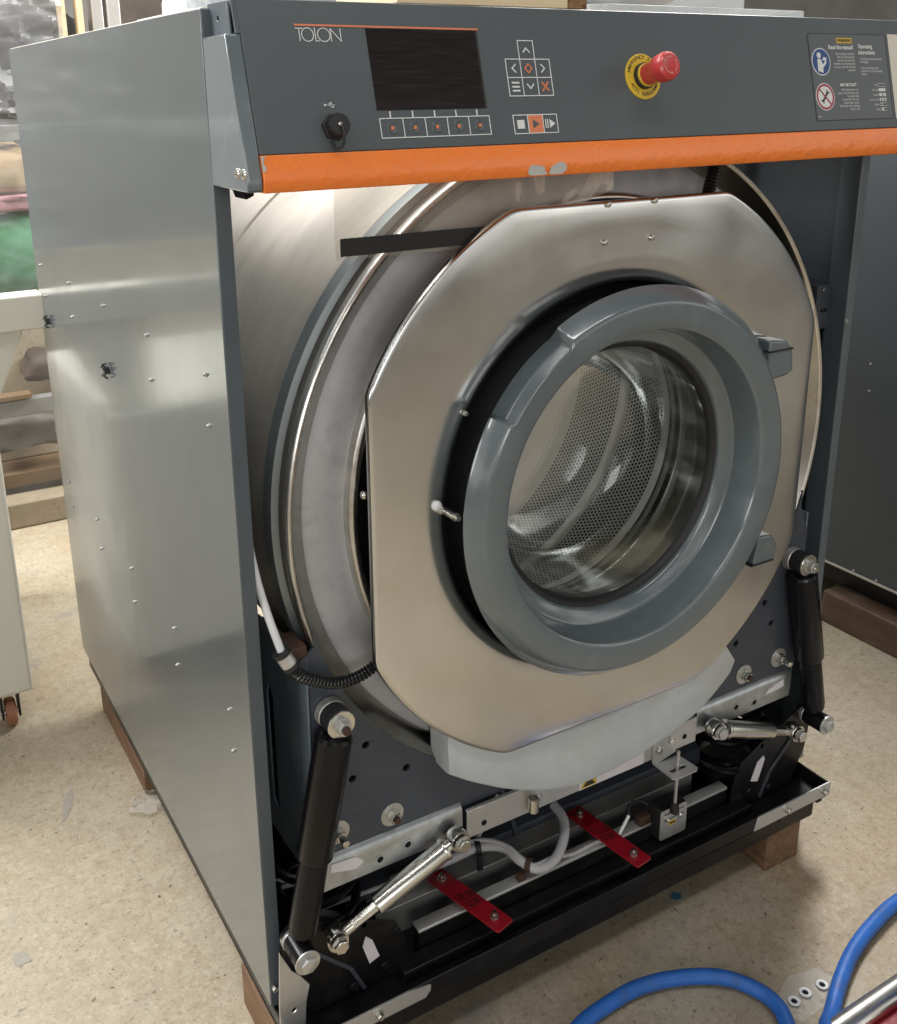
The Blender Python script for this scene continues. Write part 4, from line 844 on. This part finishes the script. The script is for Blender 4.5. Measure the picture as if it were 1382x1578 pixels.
# clear film with black tape hanging behind the fascia
def film():
    g = G(); nx, nz = 40, 12; V = []
    for i in range(nx+1):
        for j in range(nz+1):
            x = .113+(.470-.113)*i/nx; zt = 1.012; zb = .9205+(.052*max(0, (x-.315)/.155) if x > .315 else 0)
            z = zb+(zt-zb)*j/nz
            V.append((x, -.0290+.0030*noise.noise(Vector((x*22, z*26, 3)))-.002*noise.noise(Vector((x*60, z*60, 8))), z))
    F = [(i*(nz+1)+j, (i+1)*(nz+1)+j, (i+1)*(nz+1)+j+1, i*(nz+1)+j+1) for i in range(nx) for j in range(nz)]
    return g.add(V, F)
fl = ob('plastic_film', film(), 'film', wm_, ang=80, label='clear plastic film hanging under the orange trim')
g = G(); n = 30
for i in range(n):
    x0 = .1165+(.340-.1165)*i/n; x1 = .1165+(.340-.1165)*(i+1)/n; yy = lambda x: -.0335-.0006*math.sin(x*50)
    g.box((x0, yy(x0)-.0004, .9245), (x1, yy(x0), .9425)) if False else g.add([(x0, yy(x0), .9245), (x1, yy(x1), .9245+.0004), (x1, yy(x1), .9425+.0004), (x0, yy(x0), .9425), (x0, yy(x0)+.0006, .9245), (x1, yy(x1)+.0006, .9249), (x1, yy(x1)+.0006, .9429), (x0, yy(x0)+.0006, .9425)], [(0, 1, 2, 3), (7, 6, 5, 4), (0, 4, 5, 1), (3, 2, 6, 7)])
ob('tape_strip', g, 'tape', fl, label='black tape along the lower edge of the film')

# ------------------------------------------------------------------ timber blocks under the machine
def block(name, a, b, m, label, cat='wood block', bev=.003, **kw):
    g = G().box(a, b); return ob(name, g, m, label=label, cat=cat, bev=bev, **kw)
block('timber_block', (.832, -.050, FZ), (.908, .0365, -.0685), 'wood', 'square brown timber block under the right front corner of the machine', group='timber packing blocks')
block('timber_block', (.020, .665, FZ), (.110, .985, -.0685), 'wood', 'long brown timber under the rear left of the machine', group='timber packing blocks')
block('timber_block', (.012, -.010, FZ), (.110, .150, -.0685), 'wood', 'pale timber block under the front left corner of the machine', group='timber packing blocks')

# ------------------------------------------------------------------ neighbouring machine on the right
nm_ = thing('neighbouring_machine', (2.0, .3, -.03), 'dark slate machine standing to the right, only its side showing', 'machine')
g = G().box((1.602, -.55, .004), (2.5, 1.1, 1.12)); ob('cabinet', g, 'neigh', nm_, bev=.003)
g = G().box((1.600, -.55, .0020), (1.608, 1.1, .0075)); ob('lower_edge', g, 'alupost', nm_, bev=.0005)
g = G().box((1.640, -.50, -.0580), (2.48, 1.05, .0018)); ob('plinth', g, 'black', nm_)
for y, z in ((.42, .50), (.415, .44), (.40, .012), (.34, .012)):
    g = G().lathe([(0, -.003), (.0024, -.0022), (.003, 0)], (1.6018, y, z), (1, 0, 0), 10); ob('stud', g, 'zincdull', nm_)
g = G().box((1.585, .10, FZ), (1.72, .462, -.0600)); ob('timber_beam', g, 'darkwood', label='dirty dark timber beam under the machine on the right', cat='wood block', bev=.004, seg=2)
g = G().lathe([(.016, 0), (.020, 0), (.020, .001), (.016, .001)], (1.61, .20, -.0600), (0, 0, 1), 24, close=True)

# ------------------------------------------------------------------ cream trolley on the left
tr = thing('cream_trolley', (-.30, 1.15, FZ), 'tall cream enamelled trolley cabinet on castors at the left edge', 'trolley')
g = G().box((-.62, 1.000, -.062), (-.104, 1.62, .48)); ob('cabinet', g, 'cream', tr, bev=.008, seg=3)
g = G().box((-.66, .985, .672), (.0035, 1.045, .735)); ob('top_slab', g, 'cream', tr, bev=.003)
g = G().prism([(-.20, .48), (-.12, .48), (-.030, .6715), (-.20, .6715)], XZ, 1.02, 1.10); ob('slab_bracket', g, 'cream', tr, bev=.004)
for x, y in ((-.150, 1.03), (-.57, 1.03), (-.150, 1.56)):
    g = G().cyl((x-.010, y, FZ+.029), (x+.010, y, FZ+.029), .029, n=26, bev=.004); ca = ob('castor', g, 'castor', tr)
    for s_ in (-1, 1):
        g = G().prism([(-.014, FZ+.02), (.012, FZ+.02), (.018, FZ+.078), (-.018, FZ+.078)], lambda p, q, h, x=x, y=y: (x+h, y+p, q), s_*.014, s_*.018); ob('castor_fork', g, 'black', ca, bev=.001)
    g = G().cyl((x-.019, y, FZ+.029), (x+.019, y, FZ+.029), .006, n=12); ob('axle', g, 'zincdull', ca)

# ------------------------------------------------------------------ goods behind, left
g = G().box((-1.2, 2.05, FZ), (1.3, 2.14, -.060)); ob('kerb_beam', g, 'kerb', label='low speckled beam lying on the floor behind the machine', cat='beam', bev=.006)
g = G().box((-1.2, 2.36, -.028), (1.3, 2.39, .62)); ob('chipboard_sheet', g, 'chipboard', label='speckled chipboard sheet standing behind the wrapped goods', cat='board', bev=.003)
def lump(name, c, r, m, label, cat, seed, rough=.28, group=None):
    g = G().sphere(c, 1, 28)
    for i, v in enumerate(g.v):
        d_ = v-Vector(c); k = 1+rough*noise.noise(d_*1.6+Vector((seed, 0, 0)))+rough*.6*noise.noise(d_*4+Vector((0, seed, 0)))
        p = Vector([math.copysign(abs(q)**.62, q) for q in d_]); g.v[i] = Vector(c)+Vector((p.x*r[0]*k, p.y*r[1]*k, p.z*r[2]*k))
    return ob(name, g, m, label=label, cat=cat, group=group, ang=70)
g = G().box((-1.2, 2.22, -.07), (1.3, 2.4, -.03)); ob('pallet_deck', g, 'kraft', label='flat kraft coloured pallet deck behind the beam', cat='pallet')
lump('grey_bundle', (.10, 2.28, .085), (.13, .06, .048), 'sackgrey', 'grey crumpled wrapped bundle low on the pallet', 'bundle', 3)
lump('brown_sack', (.24, 2.30, .285), (.10, .06, .045), 'sackbrown', 'brown wrapped sack above the grey beam', 'sack', 9)
g = G().box((-1.2, 2.17, .165), (1.3, 2.21, .215)); ob('grey_beam', g, 'greybeam', label='grey horizontal beam across the wrapped goods', cat='beam', bev=.003)
g = G().box((-.6, 2.15, .222), (.135, 2.20, .235)); ob('lath', g, 'kraft', label='thin brown lath resting on the grey beam', cat='lath', bev=.001)
lump('green_sack', (.10, 2.25, .56+.08), (.17, .09, .115), 'green', 'bright green sack behind the trolley top', 'sack', 5)
lump('pink_sack', (.12, 2.25, .785), (.12, .08, .030), 'pink', 'small pink sack lying on the green one', 'sack', 6)
lump('beige_sack', (.10, 2.27, .87), (.15, .09, .075), 'beigesack', 'beige orange sack on top of the pink one', 'sack', 8)
lump('red_sack', (-.02, 2.20, .56), (.05, .05, .035), 'redsack', 'small red sack at the left edge', 'sack', 4)
g = G().box((-1.2, 2.20, .955), (1.3, 2.24, 1.000)); ob('grey_shelf', g, 'greybeam', label='grey shelf above the coloured sacks', cat='shelf', bev=.003)
def sheet(name, x0, x1, z0, z1, y, amp, m, label, cat, seed, nx=60, nz=60, fold=9):
    g = G(); V = []
    for i in range(nx+1):
        for j in range(nz+1):
            x = x0+(x1-x0)*i/nx; z = z0+(z1-z0)*j/nz; p = Vector((x*fold+seed, z*fold, seed))
            V.append((x, y+amp*noise.turbulence(p, 4, True)-amp, z))
    F = [(i*(nz+1)+j, (i+1)*(nz+1)+j, (i+1)*(nz+1)+j+1, i*(nz+1)+j+1) for i in range(nx) for j in range(nz)]
    g.add(V, F); return ob(name, g, m, label=label, cat=cat, ang=30)
lump('wrapped_goods', (.24, 2.42, 1.17), (.22, .10, .16), 'wrapdark', 'dark goods in crumpled clear wrap above the machine, far left', 'wrapped goods', 2, .2)
sheet('stretch_wrap', -.5, .34, .99, 1.42, 2.20, .06, 'wrap', 'crumpled clear stretch wrap over the dark goods', 'plastic wrap', 4.2)
sheet('plastic_cover', -.6, .6, -.06, .50, 2.145, .025, 'cover', 'clear plastic cover hanging over the pallet goods', 'plastic cover', 7.7)
sheet('plastic_curtain', -.5, .42, .50, .985, 2.10, .03, 'wrap', 'hazy clear plastic curtain in front of the coloured sacks', 'plastic curtain', 5.1)
for x, lab in ((.365, 'narrow pale post behind the wrapped goods'), (.415, 'second narrow pale post behind the wrapped goods')):
    g = G().box((x, 2.30, .9), (x+.018, 2.34, 1.6)); ob('pale_post', g, 'palewood', label=lab, cat='post', bev=.002)
for x, ww, lab in ((.462, .034, 'aluminium door frame post left of the dark gap'), (.507, .040, 'aluminium door frame post right of the dark gap')):
    g = G().box((x, 2.32, FZ), (x+ww, 2.38, 2.0)); ob('frame_post', g, 'alupost', label=lab, cat='post', bev=.004)
g = G().box((.56, 2.45, .9), (.72, 2.65, 1.7)); ob('brown_carton', g, 'sackbrown', label='dark brown carton beside the aluminium post', cat='carton', bev=.004)
sheet('hanging_plastic', .68, 1.15, .9, 1.8, 2.35, .05, 'wrap', 'clear plastic sheet hanging beside the brown carton', 'plastic sheet', 1.3)

# ------------------------------------------------------------------ things lying on top of the machine
TZ = H+.0014
g = G().box((.030, .12, TZ), (.075, .315, TZ+.007)); ob('cream_board', g, 'cream', label='narrow cream board on the left of the machine top', cat='board', bev=.001)
g = G().box((.055, .205, TZ+.0072), (.15, .30, TZ+.030)); ob('foam_block', g, 'foam', label='speckled white foam block on the machine top', cat='foam', bev=.006)
PZ = 1.1640
g = G().box((.185, -.036, PZ), (.391, .10, PZ+.0125)); ob('plywood_sheet', g, 'palewood', label='pale plywood sheet lying on the machine top', cat='plywood', bev=.0008)
for x0, x1, z0, lab in ((.262, .294, PZ+.0127, 'left chipboard batten on the plywood sheet'), (.3915, .4150, PZ, 'chipboard batten at the right end of the plywood sheet')):
    g = G().box((x0, -.038, z0), (x1, .10, z0+.032)); ob('chipboard_batten', g, 'chipend', label=lab, cat='batten', bev=.0006)
    g = G().box((x0-.004, -.030, z0+.0322), (x1+.004, .10, z0+.034)) if False else None
def lid():
    g = G(); n = 12
    P = rrect(.478, .022, .842, .30, .03, 6)
    g.prism(P, XY, TZ, TZ+.018); return g
cl = ob('plastic_tray', lid(), 'crate', label='shallow clear plastic tray lying on the machine top', cat='tray', bev=.002)
g = G().box((.50, .10, TZ+.0185), (.80, .28, TZ+.12)); ob('plastic_crate', g, 'crate', label='clear plastic crate standing on the shallow tray', cat='crate', bev=.008)
for i, (x, c_) in enumerate(((.53, 'sackbrown'), (.60, 'greybeam'), (.69, 'kraft'))):
    lump('packet', (x, .19, TZ+.064), (.030, .05, .040), c_, ['brown packet at the left inside the clear crate', 'grey packet in the middle of the clear crate', 'tan packet at the right inside the clear crate'][i], 'packet', 11+i, group='packets in the clear crate')
g = G().box((1.55, 2.6, FZ), (1.63, 2.68, 2.0)); ob('white_post', g, 'cream', label='white post far behind the machine', cat='post', bev=.004)
g = G().tube([(2.9, 3.25, 1.75), (3.9, 3.25, 1.2)], .008, 8); ob('diagonal_cable', g, 'rubber', label='dark cable running diagonally across the grey wall', cat='cable')

# ------------------------------------------------------------------ foreground, bottom right
hz = FZ+.0125
g = G().tube(smooth_path([(.20, -.22, hz), (.30, -.165, hz), (.38, -.132, hz), (.432, -.124, hz), (.490, -.125, hz+.002), (.548, -.141, hz+.003), (.605, -.172, hz+.002), (.634, -.212, hz), (.638, -.248, hz), (.621, -.283, hz), (.60, -.33, hz+.004), (.61, -.38, hz+.02), (.64, -.37, hz+.024), (.655, -.315, hz+.012), (.694, -.291, hz), (.748, -.262, hz), (.808, -.237, hz), (.874, -.220, hz), (.945, -.210, hz), (1.05, -.215, hz), (1.12, -.27, hz), (1.08, -.36, hz), (.95, -.375, hz), (.85, -.350, hz+.012), (.779, -.345, hz+.045), (.72, -.38, hz+.045), (.6, -.45, hz+.02)], 10), .0108, 18)
ob('blue_hose', g, 'bluehose', label='blue rubber hose curling over the floor in the right foreground', cat='hose', ang=80)
t0 = Vector((.728, -.248, 0)); dpl = (Vector((.670, -.246, 0))-t0)
g = G().prism([[(.748, -.222), (.700, -.212), (.640, -.235), (.655, -.275), (.760, -.270)]], XY, FZ+.0006, FZ+.0016); sc_ = ob('eyelet_strip', g, 'scrapwhite', label='clear plastic strip with three white eyelets on the floor', cat='strip')
for x, y in ((.728, -.248), (.697, -.2445), (.672, -.2465)):
    g = G().lathe([(.0042, .0010), (.0078, .0010), (.0090, .0022), (.0080, .0030), (.0046, .0028)], (x, y, FZ+.0006), (0, 0, 1), 22, close=True); ob('eyelet', g, 'whitehose', sc_)
    g = G().cyl((x, y, FZ+.0017), (x, y, FZ+.0020), .0042, n=14); ob('eyelet_hole', g, 'dark', sc_)
ht = thing('hand_truck', (.80, -.35, FZ), 'chrome tube frame with a red plate in the bottom right corner', 'hand truck')
g = G().cyl((.60, -.318, FZ+.017), (1.0, -.3145, FZ+.017), .0165, n=28); ob('tube', g, 'chrome', ht)
g = G().cyl((.62, -.372, FZ+.017), (1.0, -.3560, FZ+.017), .0125, n=24); ob('tube', g, 'chrome', ht)
g = G().box((.70, -.350, FZ+.008), (1.0, -.330, FZ+.012)); ob('deck_plate', g, 'red', ht, bev=.001)
# scraps on the floor
def flake(name, c, r, m, label, cat, seed, rot=0, asp=1., h=.0004):
    pts = []
    for i in range(16):
        a = 2*math.pi*i/16; k = r*(1+.35*noise.noise(Vector((math.cos(a)*1.3+seed, math.sin(a)*1.3, 0)))); x, y = k*math.cos(a)*asp, k*math.sin(a)
        pts.append((c[0]+x*math.cos(rot)-y*math.sin(rot), c[1]+x*math.sin(rot)+y*math.cos(rot)))
    ob(name, G().prism(pts, XY, FZ+.0004, FZ+.0004+h), m, label=label, cat=cat, smooth=False)
flake('blue_flake', (.670, -.0145), .0085, 'scrapblue', 'small blue flake on the floor in front of the machine', 'flake', 2)
flake('grey_scrap', (-.2428, .394), .016, 'scrapgrey', 'blue grey scrap on the floor at lower left', 'scrap', 5, .6, .7)
flake('tape_scrap', (-.109, .714), .008, 'scrapgrey', 'narrow strip of grey tape stuck to the floor left of the machine', 'tape', 8, 1.25, 5.5)
flake('grey_flake', (.965, .02), .006, 'scrapgrey', 'tiny grey flake on the floor right of the machine', 'flake', 12, .3, 1.6)
g = G().sphere((.012, .632, FZ+.014), 1, 24)
for i, v in enumerate(g.v):
    d_ = v-Vector((.012, .632, FZ+.014)); k = 1+.55*noise.noise(d_*2.2+Vector((3, 0, 0))); g.v[i] = Vector((.012+d_.x*.028*k, .632+d_.y*.026*k, max(FZ+.0004, FZ+.010+d_.z*.014*k)))
ob('plastic_scrap', g, 'scrapwhite', label='crumpled clear plastic scrap beside the left side panel', cat='scrap', ang=25)
